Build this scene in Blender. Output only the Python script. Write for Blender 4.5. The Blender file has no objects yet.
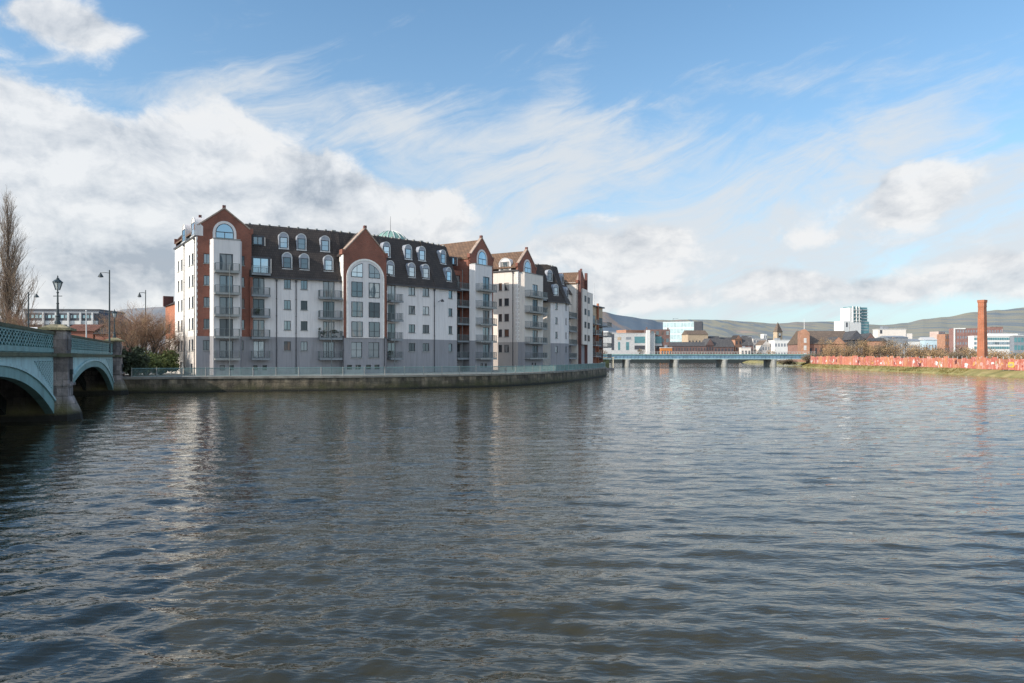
import bpy, bmesh, math, random
import numpy as np
from mathutils import Vector, noise as mnoise

R = math.radians
rng = random.Random(7)
scene = bpy.context.scene
COL = scene.collection
H, FOC, CX, HY = 4.3, 720.0, 512.0, 357.0     # eye height above the water, focal length in px

# ------------------------------------------------------------------ materials
def new_mat(name):
    m = bpy.data.materials.new(name); m.use_nodes = True
    nt = m.node_tree
    return m, nt, nt.nodes['Principled BSDF']

def ramp(nt, fac, stops):
    r = nt.nodes.new('ShaderNodeValToRGB')
    el = r.color_ramp.elements
    while len(el) > 1: el.remove(el[-1])
    el[0].position = stops[0][0]; el[0].color = (*stops[0][1], 1)
    for p, c in stops[1:]:
        e = el.new(p); e.color = (*c, 1)
    nt.links.new(fac, r.inputs[0])
    return r.outputs[0]

def tex_noise(nt, scale, detail=6, rough=0.55, vec=None, dist=0.0):
    n = nt.nodes.new('ShaderNodeTexNoise')
    n.inputs['Scale'].default_value = scale; n.inputs['Detail'].default_value = detail
    n.inputs['Roughness'].default_value = rough; n.inputs['Distortion'].default_value = dist
    if vec is not None: nt.links.new(vec, n.inputs['Vector'])
    return n.outputs['Fac']

def obj_vec(nt, scale=(1, 1, 1), rot=(0, 0, 0)):
    g = nt.nodes.new('ShaderNodeNewGeometry')
    mp = nt.nodes.new('ShaderNodeMapping')
    mp.inputs['Scale'].default_value = scale; mp.inputs['Rotation'].default_value = rot
    nt.links.new(g.outputs['Position'], mp.inputs['Vector'])
    return mp.outputs[0]

def mixc(nt, fac, a, b, mode='MIX'):
    m = nt.nodes.new('ShaderNodeMix'); m.data_type = 'RGBA'; m.blend_type = mode
    for s, v in ((m.inputs[0], fac), (m.inputs[6], a), (m.inputs[7], b)):
        if isinstance(v, (int, float)): s.default_value = v
        elif isinstance(v, tuple): s.default_value = (*v, 1)
        else: nt.links.new(v, s)
    return m.outputs[2]

def math_n(nt, op, a, b=None, c=None, clamp=False):
    m = nt.nodes.new('ShaderNodeMath'); m.operation = op; m.use_clamp = clamp
    for s, v in zip(m.inputs, (a, b, c)):
        if v is None: continue
        if isinstance(v, (int, float)): s.default_value = v
        else: nt.links.new(v, s)
    return m.outputs[0]

def bump(nt, bsdf, height, strength=0.3, dist=0.05):
    b = nt.nodes.new('ShaderNodeBump')
    b.inputs['Strength'].default_value = strength; b.inputs['Distance'].default_value = dist
    nt.links.new(height, b.inputs['Height']); nt.links.new(b.outputs[0], bsdf.inputs['Normal'])

def mat_plain(name, col, rough=0.7, var=0.25, scale=1.2, metallic=0.0, streak=False):
    m, nt, b = new_mat(name)
    v = obj_vec(nt, (1, 1, 0.25 if streak else 1))
    n = tex_noise(nt, scale, 7, 0.6, v)
    lo = tuple(c*(1-var) for c in col); hi = tuple(min(1, c*(1+var*0.6)) for c in col)
    nt.links.new(ramp(nt, n, [(0.3, lo), (0.5, col), (0.72, hi)]), b.inputs['Base Color'])
    b.inputs['Roughness'].default_value = rough; b.inputs['Metallic'].default_value = metallic
    return m

def mat_render(name, col, dirt=0.35):
    """painted render: streaky rain staining + fine grain"""
    m, nt, b = new_mat(name)
    n1 = tex_noise(nt, 1.6, 6, 0.6, obj_vec(nt, (1, 1, 0.12)))
    n2 = tex_noise(nt, 0.35, 5, 0.6, obj_vec(nt))
    n1b = tex_noise(nt, 3.5, 5, 0.7, obj_vec(nt, (1, 1, 0.07)))
    st = mixc(nt, 0.55, ramp(nt, n1, [(0.35, tuple(c*(1-dirt) for c in col)), (0.55, col)]), ramp(nt, n1b, [(0.38, tuple(c*(1-dirt*1.6) for c in col)), (0.52, col)]))
    c = mixc(nt, n2, st, tuple(c*0.9 for c in col))
    nt.links.new(c, b.inputs['Base Color']); b.inputs['Roughness'].default_value = 0.85
    bump(nt, b, tex_noise(nt, 25, 3, 0.6, obj_vec(nt)), 0.25, 0.02)
    return m

def mat_brick(name, c1, c2, mortar, scale=1.0, ang=0.0, var=1.0):
    m, nt, b = new_mat(name)
    br = nt.nodes.new('ShaderNodeTexBrick')
    br.inputs['Scale'].default_value = scale
    br.inputs['Brick Width'].default_value = 0.235; br.inputs['Row Height'].default_value = 0.078
    br.inputs['Mortar Size'].default_value = 0.008; br.inputs['Color1'].default_value = (*c1, 1)
    br.inputs['Color2'].default_value = (*c2, 1); br.inputs['Mortar'].default_value = (*mortar, 1)
    g = nt.nodes.new('ShaderNodeNewGeometry'); s = nt.nodes.new('ShaderNodeSeparateXYZ')
    nt.links.new(g.outputs['Position'], s.inputs[0])
    h = math_n(nt, 'ADD', math_n(nt, 'MULTIPLY', s.outputs[0], math.cos(ang)), math_n(nt, 'MULTIPLY', s.outputs[1], math.sin(ang)+0.35))
    cb = nt.nodes.new('ShaderNodeCombineXYZ')
    nt.links.new(h, cb.inputs[0]); nt.links.new(s.outputs[2], cb.inputs[1])
    nt.links.new(cb.outputs[0], br.inputs['Vector'])
    n = tex_noise(nt, 0.5, 7, 0.65, obj_vec(nt))
    c = mixc(nt, 0.85*var, br.outputs['Color'], ramp(nt, n, [(0.3, (0.62, 0.6, 0.6)), (0.7, (1.15, 1.1, 1.08))]), 'MULTIPLY')
    nt.links.new(c, b.inputs['Base Color']); b.inputs['Roughness'].default_value = 0.88
    bump(nt, b, br.outputs['Fac'], -0.3, 0.02)
    return m

def mat_stone(name, col, moss, zmoss, bw=0.9, bh=0.4, dark=0.5, tide=None):
    """coursed stone, mossy and wet towards the water"""
    m, nt, b = new_mat(name)
    br = nt.nodes.new('ShaderNodeTexBrick'); br.inputs['Scale'].default_value = 1
    br.inputs['Brick Width'].default_value = bw; br.inputs['Row Height'].default_value = bh
    br.inputs['Mortar Size'].default_value = 0.025
    br.inputs['Color1'].default_value = (*col, 1); br.inputs['Color2'].default_value = (*(c*0.42 for c in col), 1)
    br.inputs['Mortar'].default_value = (*(c*0.5 for c in col), 1)
    g = nt.nodes.new('ShaderNodeNewGeometry'); s = nt.nodes.new('ShaderNodeSeparateXYZ')
    nt.links.new(g.outputs['Position'], s.inputs[0])
    cb = nt.nodes.new('ShaderNodeCombineXYZ')
    nt.links.new(math_n(nt, 'ADD', s.outputs[0], math_n(nt, 'MULTIPLY', s.outputs[1], 0.55)), cb.inputs[0])
    nt.links.new(s.outputs[2], cb.inputs[1]); nt.links.new(cb.outputs[0], br.inputs['Vector'])
    n = tex_noise(nt, 0.8, 7, 0.65, obj_vec(nt, (1, 1, 0.6)))
    c = mixc(nt, 0.9, br.outputs['Color'], ramp(nt, n, [(0.32, (0.30, 0.28, 0.26)), (0.5, (0.85, 0.82, 0.78)), (0.66, (1.5, 1.42, 1.3))]), 'MULTIPLY')
    n3 = tex_noise(nt, 0.9, 5, 0.65, obj_vec(nt, (1, 1, 0.12)))
    c = mixc(nt, 0.8, c, ramp(nt, n3, [(0.36, (0.25, 0.24, 0.22)), (0.5, (0.9, 0.9, 0.88)), (0.62, (1.35, 1.3, 1.2))]), 'MULTIPLY')
    n2 = tex_noise(nt, 0.6, 6, 0.6, obj_vec(nt, (1, 1, 0.4)))
    zf = math_n(nt, 'SUBTRACT', zmoss, s.outputs[2])
    mf = math_n(nt, 'ADD', math_n(nt, 'MULTIPLY', zf, 0.9), math_n(nt, 'MULTIPLY', math_n(nt, 'SUBTRACT', n2, 0.5), 2.2), clamp=True)
    c = mixc(nt, mf, c, moss)
    if tide is not None:
        tf = math_n(nt, 'MULTIPLY', math_n(nt, 'SUBTRACT', tide, math_n(nt, 'ADD', s.outputs[2], math_n(nt, 'MULTIPLY', n2, 0.3))), 3.0, clamp=True)
        c = mixc(nt, tf, c, (0.012, 0.012, 0.010))
    nt.links.new(c, b.inputs['Base Color']); b.inputs['Roughness'].default_value = 0.85
    bump(nt, b, tex_noise(nt, 5, 6, 0.65, obj_vec(nt)), 0.8, 0.12)
    return m

def mat_glass(name, base=(0.022, 0.028, 0.036), mirror=0.11, curtains=0.24, warm=0.2):
    """window: dark room / curtain / warm blind behind a pane, picked per pane, under a sky reflection"""
    m, nt, b = new_mat(name)
    oi = nt.nodes.new('ShaderNodeObjectInfo')
    cr = nt.nodes.new('ShaderNodeValToRGB'); cr.color_ramp.interpolation = 'CONSTANT'
    e = cr.color_ramp.elements
    e[0].position = 0; e[0].color = (*base, 1)
    e[1].position = 1 - curtains - warm; e[1].color = (0.22, 0.22, 0.22, 1)
    q = e.new(1 - warm - curtains*0.4); q.color = (0.42, 0.40, 0.37, 1)
    q = e.new(1 - warm); q.color = (0.12, 0.055, 0.03, 1)
    nt.links.new(oi.outputs['Random'], cr.inputs[0])
    n = ramp(nt, tex_noise(nt, 1.5, 2, 0.5, obj_vec(nt, (1, 1, 0.22))), [(0.50, (0, 0, 0)), (0.56, (1, 1, 1))])
    c = mixc(nt, n, cr.outputs[0], base)
    nt.links.new(c, b.inputs['Base Color']); b.inputs['Roughness'].default_value = 0.6
    gl = nt.nodes.new('ShaderNodeBsdfGlossy'); gl.inputs['Roughness'].default_value = 0.04
    gl.inputs['Color'].default_value = (0.62, 0.82, 1.0, 1)
    bp = nt.nodes.new('ShaderNodeBump'); bp.inputs['Strength'].default_value = 0.06; bp.inputs['Distance'].default_value = 0.05
    nt.links.new(tex_noise(nt, 0.9, 2, 0.5, obj_vec(nt)), bp.inputs['Height']); nt.links.new(bp.outputs[0], gl.inputs['Normal'])
    mx = nt.nodes.new('ShaderNodeMixShader')
    mm = math_n(nt, 'MULTIPLY', math_n(nt, 'ADD', math_n(nt, 'MULTIPLY', math_n(nt, 'FRACT', math_n(nt, 'MULTIPLY', oi.outputs['Random'], 17.3)), 1.5), 0.3), mirror, clamp=True)
    nt.links.new(mm, mx.inputs[0]); nt.links.new(b.outputs[0], mx.inputs[1]); nt.links.new(gl.outputs[0], mx.inputs[2])
    nt.links.new(mx.outputs[0], nt.nodes['Material Output'].inputs['Surface'])
    return m

def mat_roof(name, c1, c2, rowh=0.35):
    m, nt, b = new_mat(name)
    w = nt.nodes.new('ShaderNodeTexBrick'); w.inputs['Scale'].default_value = 1
    w.inputs['Brick Width'].default_value = 0.34; w.inputs['Row Height'].default_value = rowh
    w.inputs['Mortar Size'].default_value = 0.03; w.inputs['Color1'].default_value = (*c1, 1)
    w.inputs['Color2'].default_value = (*c2, 1); w.inputs['Mortar'].default_value = (*(c*0.4 for c in c1), 1)
    g = nt.nodes.new('ShaderNodeNewGeometry'); s = nt.nodes.new('ShaderNodeSeparateXYZ')
    nt.links.new(g.outputs['Position'], s.inputs[0])
    cb = nt.nodes.new('ShaderNodeCombineXYZ')
    nt.links.new(math_n(nt, 'ADD', s.outputs[0], math_n(nt, 'MULTIPLY', s.outputs[1], 0.6)), cb.inputs[0])
    nt.links.new(s.outputs[2], cb.inputs[1]); nt.links.new(cb.outputs[0], w.inputs['Vector'])
    n = tex_noise(nt, 0.7, 7, 0.7, obj_vec(nt))
    c = mixc(nt, 0.9, w.outputs['Color'], ramp(nt, n, [(0.3, (0.6, 0.6, 0.62)), (0.7, (1.3, 1.25, 1.15))]), 'MULTIPLY')
    nt.links.new(c, b.inputs['Base Color']); b.inputs['Roughness'].default_value = 0.8
    bump(nt, b, w.outputs['Fac'], -0.5, 0.05)
    return m

def mat_leaf(name, c1, c2, c3, rough=0.8, scale=0.9):
    m, nt, b = new_mat(name)
    n = tex_noise(nt, scale, 5, 0.6, obj_vec(nt))
    nt.links.new(ramp(nt, n, [(0.3, c1), (0.5, c2), (0.68, c3)]), b.inputs['Base Color'])
    b.inputs['Roughness'].default_value = rough
    return m

M = {}
M['white'] = mat_render('white_render', (0.755, 0.715, 0.71), 0.24)
M['cream'] = mat_render('cream_render', (0.78, 0.71, 0.65), 0.2)
M['grey'] = mat_render('grey_render', (0.30, 0.295, 0.315), 0.28)
M['brick'] = mat_brick('red_brick', (0.28, 0.088, 0.055), (0.21, 0.068, 0.045), (0.3, 0.2, 0.16))
M['brick_or'] = mat_brick('orange_brick', (0.45, 0.135, 0.06), (0.36, 0.105, 0.048), (0.4, 0.28, 0.2))
M['brick_dk'] = mat_brick('dark_brick', (0.17, 0.06, 0.05), (0.13, 0.05, 0.045), (0.2, 0.13, 0.12))
M['coping'] = mat_plain('coping_stone', (0.36, 0.27, 0.22), 0.85, 0.35, 2)
M['quoin'] = mat_plain('quoin_stone', (0.82, 0.78, 0.74), 0.85, 0.2, 2)
M['slate'] = mat_roof('brown_roof_tiles', (0.066, 0.053, 0.050), (0.046, 0.038, 0.037))
M['slate_sun'] = mat_roof('sunlit_roof_tiles', (0.20, 0.12, 0.075), (0.15, 0.09, 0.06))  # lighter, browner tiles: sun on the gable roofs put into the colour
M['lead'] = mat_plain('lead_sheet', (0.33, 0.36, 0.42), 0.5, 0.25, 1.5)
M['frame'] = mat_plain('window_frame_paint', (0.045, 0.05, 0.06), 0.5, 0.2)
M['wframe'] = mat_plain('white_frame_paint', (0.6, 0.6, 0.6), 0.5, 0.15)
M['glass'] = mat_glass('window_glass')
M['glassb'] = mat_glass('sky_glass', (0.04, 0.07, 0.09), 0.27, 0.15, 0.0)
M['steel'] = mat_plain('grey_steel', (0.20, 0.22, 0.24), 0.5, 0.2)
M['railing'] = mat_plain('balcony_steel', (0.15, 0.17, 0.175), 0.5, 0.2)
M['slab'] = mat_plain('balcony_concrete', (0.29, 0.295, 0.285), 0.8, 0.3, 2)
M['pipe'] = mat_plain('black_pipe', (0.05, 0.05, 0.06), 0.5, 0.2)
M['teal'] = mat_plain('teal_paint', (0.19, 0.335, 0.335), 0.55, 0.35, 1.1, streak=True)
M['teal_lt'] = mat_plain('pale_teal_paint', (0.40, 0.57, 0.585), 0.55, 0.28, 1.1, streak=True)
M['teal_dk'] = mat_plain('dark_teal_paint', (0.05, 0.11, 0.12), 0.6, 0.3, 1.4)
M['teal_rail'] = mat_plain('quay_railing_paint', (0.15, 0.25, 0.25), 0.5, 0.3)
M['near_black'] = mat_plain('near_black_finish', (0.025, 0.035, 0.038), 0.8, 0.4)
M['pierstone'] = mat_stone('bridge_granite', (0.33, 0.30, 0.32), (0.13, 0.12, 0.055), 1.5, 0.8, 0.55, tide=0.85)  # tide band raised, also painting in shade on pier sides under the arches
M['capstone'] = mat_stone('mossy_capstone', (0.30, 0.27, 0.20), (0.22, 0.20, 0.10), 7.0, 2.0, 2.0)
M['mosscop'] = mat_plain('mossy_cornice', (0.10, 0.105, 0.065), 0.9, 0.5, 1.5)
M['quay'] = mat_stone('quay_masonry', (0.185, 0.16, 0.125), (0.05, 0.05, 0.02), 1.15, 1.15, 0.52, tide=0.55)
M['copingq'] = mat_plain('quay_coping', (0.21, 0.20, 0.175), 0.9, 0.5, 0.8)
M['paving'] = mat_plain('paving', (0.25, 0.25, 0.24), 0.9, 0.25, 0.6)
M['asphalt'] = mat_plain('asphalt', (0.05, 0.05, 0.052), 0.9, 0.25, 0.8)
M['lamp'] = mat_plain('lamp_iron', (0.022, 0.035, 0.042), 0.45, 0.3)
M['lampglass'] = mat_plain('lantern_glass', (0.55, 0.58, 0.58), 0.25, 0.1)
M['bark'] = mat_plain('bark', (0.10, 0.075, 0.06), 0.9, 0.4, 3)
M['twig'] = mat_leaf('pale_twigs', (0.17, 0.125, 0.10), (0.24, 0.18, 0.135), (0.29, 0.22, 0.15))
M['twigb'] = mat_leaf('brown_twigs', (0.17, 0.10, 0.07), (0.27, 0.165, 0.11), (0.30, 0.22, 0.12))
M['ever'] = mat_leaf('evergreen_leaves', (0.025, 0.04, 0.014), (0.07, 0.095, 0.025), (0.17, 0.19, 0.05))
M['ivy'] = mat_leaf('ivy_leaves', (0.012, 0.02, 0.010), (0.028, 0.04, 0.018), (0.05, 0.07, 0.025))
M['scrub'] = mat_leaf('winter_scrub', (0.14, 0.085, 0.045), (0.29, 0.185, 0.095), (0.40, 0.28, 0.14), scale=0.35)
M['scrubd'] = mat_leaf('dark_scrub', (0.09, 0.07, 0.05), (0.17, 0.125, 0.085), (0.20, 0.17, 0.09), scale=0.35)
M['grass'] = mat_leaf('bank_grass', (0.14, 0.14, 0.05), (0.26, 0.23, 0.085), (0.38, 0.31, 0.14), scale=0.25)
M['copper'] = mat_plain('green_copper', (0.20, 0.34, 0.30), 0.6, 0.3, 2)
M['conc'] = mat_plain('pale_concrete', (0.52, 0.52, 0.52), 0.8, 0.2, 1)
M['wht'] = mat_render('bright_render', (0.78, 0.77, 0.75), 0.1)
M['greyclad'] = mat_plain('grey_cladding', (0.24, 0.26, 0.29), 0.6, 0.2, 0.5)
M['dkclad'] = mat_plain('dark_cladding', (0.06, 0.065, 0.08), 0.6, 0.3, 0.6)
M['tealclad'] = mat_plain('teal_glazing', (0.10, 0.24, 0.27), 0.3, 0.3, 0.4)
M['bluegird'] = mat_plain('blue_girder', (0.15, 0.26, 0.36), 0.5, 0.3, 0.4)
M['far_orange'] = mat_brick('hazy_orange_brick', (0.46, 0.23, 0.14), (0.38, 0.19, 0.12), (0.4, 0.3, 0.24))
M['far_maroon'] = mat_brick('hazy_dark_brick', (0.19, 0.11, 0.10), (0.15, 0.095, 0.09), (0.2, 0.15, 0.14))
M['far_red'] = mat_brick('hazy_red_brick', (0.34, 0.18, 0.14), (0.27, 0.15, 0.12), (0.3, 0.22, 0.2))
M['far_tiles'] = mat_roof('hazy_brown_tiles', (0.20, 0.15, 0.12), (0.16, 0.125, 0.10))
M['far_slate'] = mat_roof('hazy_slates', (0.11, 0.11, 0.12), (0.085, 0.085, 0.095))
M['tan'] = mat_plain('tan_stone', (0.48, 0.37, 0.26), 0.85, 0.2, 0.6)
M['bush'] = M['ever']
M['carwhite'] = mat_plain('white_car_paint', (0.75, 0.75, 0.75), 0.25, 0.05)
M['rubber'] = mat_plain('rubber', (0.02, 0.02, 0.02), 0.8, 0.2)
M['tarpaulin'] = mat_plain('canopy_cloth', (0.62, 0.55, 0.42), 0.8, 0.2, 2)
M['orangeb'] = mat_plain('orange_paint', (0.55, 0.20, 0.05), 0.6, 0.2, 0.6)

# ------------------------------------------------------------------ mesh builder
class MB:
    def __init__(s): s.v = []; s.f = []; s.m = []
    def face(s, pts, mi=0):
        i = len(s.v); s.v += [tuple(p) for p in pts]; s.f.append(tuple(range(i, i+len(pts)))); s.m.append(mi)
    def hexa(s, a, mi=0):          # 8 points: bottom 4 (ccw), top 4
        i = len(s.v); s.v += [tuple(p) for p in a]
        for q in ((3, 2, 1, 0), (4, 5, 6, 7), (0, 1, 5, 4), (1, 2, 6, 5), (2, 3, 7, 6), (3, 0, 4, 7)):
            s.f.append(tuple(i+k for k in q)); s.m.append(mi)
    def fbox(s, fr, t0, t1, d0, d1, z0, z1, mi=0):
        P = fr.p
        s.hexa([P(t0, d1, z0), P(t1, d1, z0), P(t1, d0, z0), P(t0, d0, z0), P(t0, d1, z1), P(t1, d1, z1), P(t1, d0, z1), P(t0, d0, z1)], mi)
    def box(s, x0, x1, y0, y1, z0, z1, mi=0):
        s.hexa([(x0, y0, z0), (x1, y0, z0), (x1, y1, z0), (x0, y1, z0), (x0, y0, z1), (x1, y0, z1), (x1, y1, z1), (x0, y1, z1)], mi)
    def prism(s, fr, poly, d0, d1, mi=0):   # poly in (t,z), extruded from d0 (back) to d1 (front)
        n = len(poly); i = len(s.v)
        s.v += [tuple(fr.p(t, d1, z)) for t, z in poly] + [tuple(fr.p(t, d0, z)) for t, z in poly]
        s.f.append(tuple(range(i, i+n))); s.m.append(mi)
        s.f.append(tuple(range(i+2*n-1, i+n-1, -1))); s.m.append(mi)
        for k in range(n):
            k2 = (k+1) % n; s.f.append((i+k, i+n+k, i+n+k2, i+k2)); s.m.append(mi)
    def tube(s, a, b, ra, rb=None, n=6, caps=True, mi=0):
        a = Vector(a); b = Vector(b); rb = ra if rb is None else rb
        ax = (b-a)
        if ax.length < 1e-6: return
        ax.normalize(); u = ax.orthogonal().normalized(); w = ax.cross(u)
        i = len(s.v)
        for c, r in ((a, ra), (b, rb)):
            for k in range(n):
                q = 2*math.pi*k/n; s.v.append(tuple(c + (u*math.cos(q)+w*math.sin(q))*r))
        for k in range(n):
            k2 = (k+1) % n; s.f.append((i+k, i+k2, i+n+k2, i+n+k)); s.m.append(mi)
        if caps:
            s.f.append(tuple(range(i+n-1, i-1, -1))); s.m.append(mi); s.f.append(tuple(range(i+n, i+2*n))); s.m.append(mi)
    def lathe(s, c, prof, n=12, mi=0):
        c = Vector(c); i = len(s.v)
        for r, z in prof:
            for k in range(n):
                q = 2*math.pi*k/n; s.v.append((c.x+r*math.cos(q), c.y+r*math.sin(q), c.z+z))
        for j in range(len(prof)-1):
            for k in range(n):
                k2 = (k+1) % n; s.f.append((i+j*n+k, i+j*n+k2, i+(j+1)*n+k2, i+(j+1)*n+k)); s.m.append(mi)
        s.f.append(tuple(range(i+n-1, i-1, -1))); s.m.append(mi)
        j = len(prof)-1; s.f.append(tuple(range(i+j*n, i+(j+1)*n))); s.m.append(mi)
    def build(s, name, mats, parent=None, smooth=False, keep=False, **tags):
        me = bpy.data.meshes.new(name)
        off = Vector((0, 0, 0)); q = parent
        while q is not None: off += Vector(q.location); q = q.parent
        me.from_pydata([(x-off.x, y-off.y, z-off.z) for x, y, z in s.v], [], s.f)
        mats = mats if isinstance(mats, (list, tuple)) else [mats]
        for m_ in mats: me.materials.append(M[m_] if isinstance(m_, str) else m_)
        if len(mats) > 1: me.polygons.foreach_set('material_index', s.m)
        if smooth: me.polygons.foreach_set('use_smooth', [True]*len(me.polygons))
        me.validate(); me.update()
        if not keep:
            bm = bmesh.new(); bm.from_mesh(me); bmesh.ops.recalc_face_normals(bm, faces=bm.faces); bm.to_mesh(me); bm.free()
        o = bpy.data.objects.new(name, me); COL.objects.link(o)
        if parent is not None: o.parent = parent
        for k, v in tags.items(): o[k] = v
        return o

class Fr:
    """facade frame: t runs along the wall, d outward, z up"""
    def __init__(s, ox, oy, deg):
        s.o = (ox, oy); a = R(deg); s.deg = deg
        s.u = (math.cos(a), math.sin(a)); s.n = (math.sin(a), -math.cos(a))
    def p(s, t, d, z): return Vector((s.o[0]+s.u[0]*t+s.n[0]*d, s.o[1]+s.u[1]*t+s.n[1]*d, z))
    def t(s, px, d=0.0):
        k = (px-CX)/FOC; x = s.o[0]+s.n[0]*d; y = s.o[1]+s.n[1]*d
        return (k*y-x)/(s.u[0]-k*s.u[1])
    def z(s, py, t, d=0.0): return H+(HY-py)/FOC*s.p(t, d, 0).y
    def at(s, t, d, deg): q = s.p(t, d, 0); return Fr(q.x, q.y, deg)

def PX(px, D): return (px-CX)/FOC*D
def PZ(py, D): return H+(HY-py)/FOC*D

def thing(name, label, cat, loc, group=None):
    o = bpy.data.objects.new(name, None); COL.objects.link(o)
    o.location = loc; o.empty_display_size = 0.5
    o['label'] = label; o['category'] = cat
    if group: o['group'] = group
    return o
def copy_tree(o, parent=None):
    c = o.copy(); COL.objects.link(c)
    if parent is not None: c.parent = parent
    for ch in list(o.children): copy_tree(ch, c)
    return c

# ------------------------------------------------------------------ facade pieces
def leafcloud(mb, pts, n, size, r_, rg, flat=0.6):
    for _ in range(n):
        c = rg.choice(pts); p = Vector((rg.gauss(0, 1), rg.gauss(0, 1), rg.gauss(0, flat)))*r_+Vector(c)
        a = Vector((rg.gauss(0, 1), rg.gauss(0, 1), rg.gauss(0, 1))).normalized(); b = a.orthogonal().normalized(); s = size*rg.uniform(0.5, 1.3)
        mb.face([p-b*s*0.5, p+a*s, p+b*s*0.5, p-a*s*0.6])

def wall_panel(mb, fr, t0, t1, z0, z1, ops=(), d=0.0, reveal=0.16, mi=0):
    ops = [o for o in ops if o[0] < t1-1e-3 and o[1] > t0+1e-3 and o[2] < z1-1e-3 and o[3] > z0+1e-3]
    ts = sorted({t0, t1, *[min(max(v, t0), t1) for o in ops for v in o[:2]]})
    zs = sorted({z0, z1, *[min(max(v, z0), z1) for o in ops for v in o[2:4]]})
    for a, b in zip(ts, ts[1:]):
        for c, e in zip(zs, zs[1:]):
            mt, mz = (a+b)/2, (c+e)/2
            if any(o[0] < mt < o[1] and o[2] < mz < o[3] for o in ops): continue
            mb.face([fr.p(a, d, c), fr.p(b, d, c), fr.p(b, d, e), fr.p(a, d, e)], mi)
    for o in ops:
        a, b, c, e = max(o[0], t0), min(o[1], t1), max(o[2], z0), min(o[3], z1); k = d-reveal
        mb.face([fr.p(a, d, c), fr.p(a, d, e), fr.p(a, k, e), fr.p(a, k, c)], mi)
        mb.face([fr.p(b, d, e), fr.p(b, d, c), fr.p(b, k, c), fr.p(b, k, e)], mi)
        mb.face([fr.p(a, d, e), fr.p(b, d, e), fr.p(b, k, e), fr.p(a, k, e)], mi)
        mb.face([fr.p(b, d, c), fr.p(a, d, c), fr.p(a, k, c), fr.p(b, k, c)], mi)

def window(fr, o, parent, d=0.0, reveal=0.16, name='window', nv=1, nh=0, fmat='frame', gmat='glass', fw=0.07, sill=True, arch=None):
    t0, t1, z0, z1 = o[:4]
    a, b = d-reveal, d-reveal+0.07
    mb = MB(); e = 0.004
    mb.fbox(fr, t0+e, t0+fw, a, b, z0+e, z1-e); mb.fbox(fr, t1-fw, t1-e, a, b, z0+e, z1-e)
    mb.fbox(fr, t0+fw, t1-fw, a, b, z0+e, z0+fw); mb.fbox(fr, t0+fw, t1-fw, a, b, z1-fw, z1-e)
    for k in range(nv):
        c = t0+(t1-t0)*(k+1)/(nv+1); mb.fbox(fr, c-fw*0.45, c+fw*0.45, a, b-0.01, z0+fw, z1-fw)
    for k in range(nh):
        c = z0+(z1-z0)*(k+1)/(nh+1); mb.fbox(fr, t0+fw, t1-fw, a, b-0.014, c-fw*0.4, c+fw*0.4)
    mats = [fmat]
    if sill:
        mb.fbox(fr, t0-0.06, t1+0.06, d-0.02, d+0.09, z0-0.1, z0-0.004, 1); mats = [fmat, 'slab']
    w = mb.build(name, mats, parent)
    g = MB(); g.face([fr.p(t0+0.02, a+0.025, z0+0.02), fr.p(t1-0.02, a+0.025, z0+0.02), fr.p(t1-0.02, a+0.025, z1-0.02), fr.p(t0+0.02, a+0.025, z1-0.02)])
    g.build('pane', gmat, w)
    return w

def arch_poly(tc, hw, z0, zs, zt, n=14, inset=0.0):
    hw -= inset
    pts = [(tc-hw, z0+inset), (tc+hw, z0+inset)]
    for k in range(n+1):
        q = math.pi*k/n; pts.append((tc+hw*math.cos(q), zs+(zt-zs-inset)*math.sin(q)))
    return pts

def arch_window(fr, tc, hw, z0, zs, zt, parent, d, trim='white', tw=0.35, split=True, side='both'):
    mb = MB(); mb.prism(fr, arch_poly(tc, hw+tw, z0-0.02, zs, zt+tw), d, d+0.06)
    tr = mb.build('arch_surround', trim, parent)
    mb = MB(); mb.prism(fr, arch_poly(tc, hw, z0, zs, zt), d+0.061, d+0.09)
    w = mb.build('arched_window', 'frame', parent)
    g = MB(); P = fr.p; dd = d+0.094
    def pane(poly): g.face([P(t, dd, z) for t, z in poly])
    zl = z0+(zt-z0)*0.42
    for a, b in ((tc-hw+0.1, tc-0.05), (tc+0.05, tc+hw-0.1)): pane([(a, z0+0.1), (b, z0+0.1), (b, zl-0.06), (a, zl-0.06)])
    top = [(tc-hw+0.1, zl+0.06), (tc+hw-0.1, zl+0.06)]
    for k in range(15):
        q = math.pi*k/14; top.append((tc+(hw-0.1)*math.cos(q), max(zl+0.06, zs+(zt-zs-0.1)*math.sin(q))))
    pane(top)
    g.build('pane', 'glassb', w)
    return w

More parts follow.
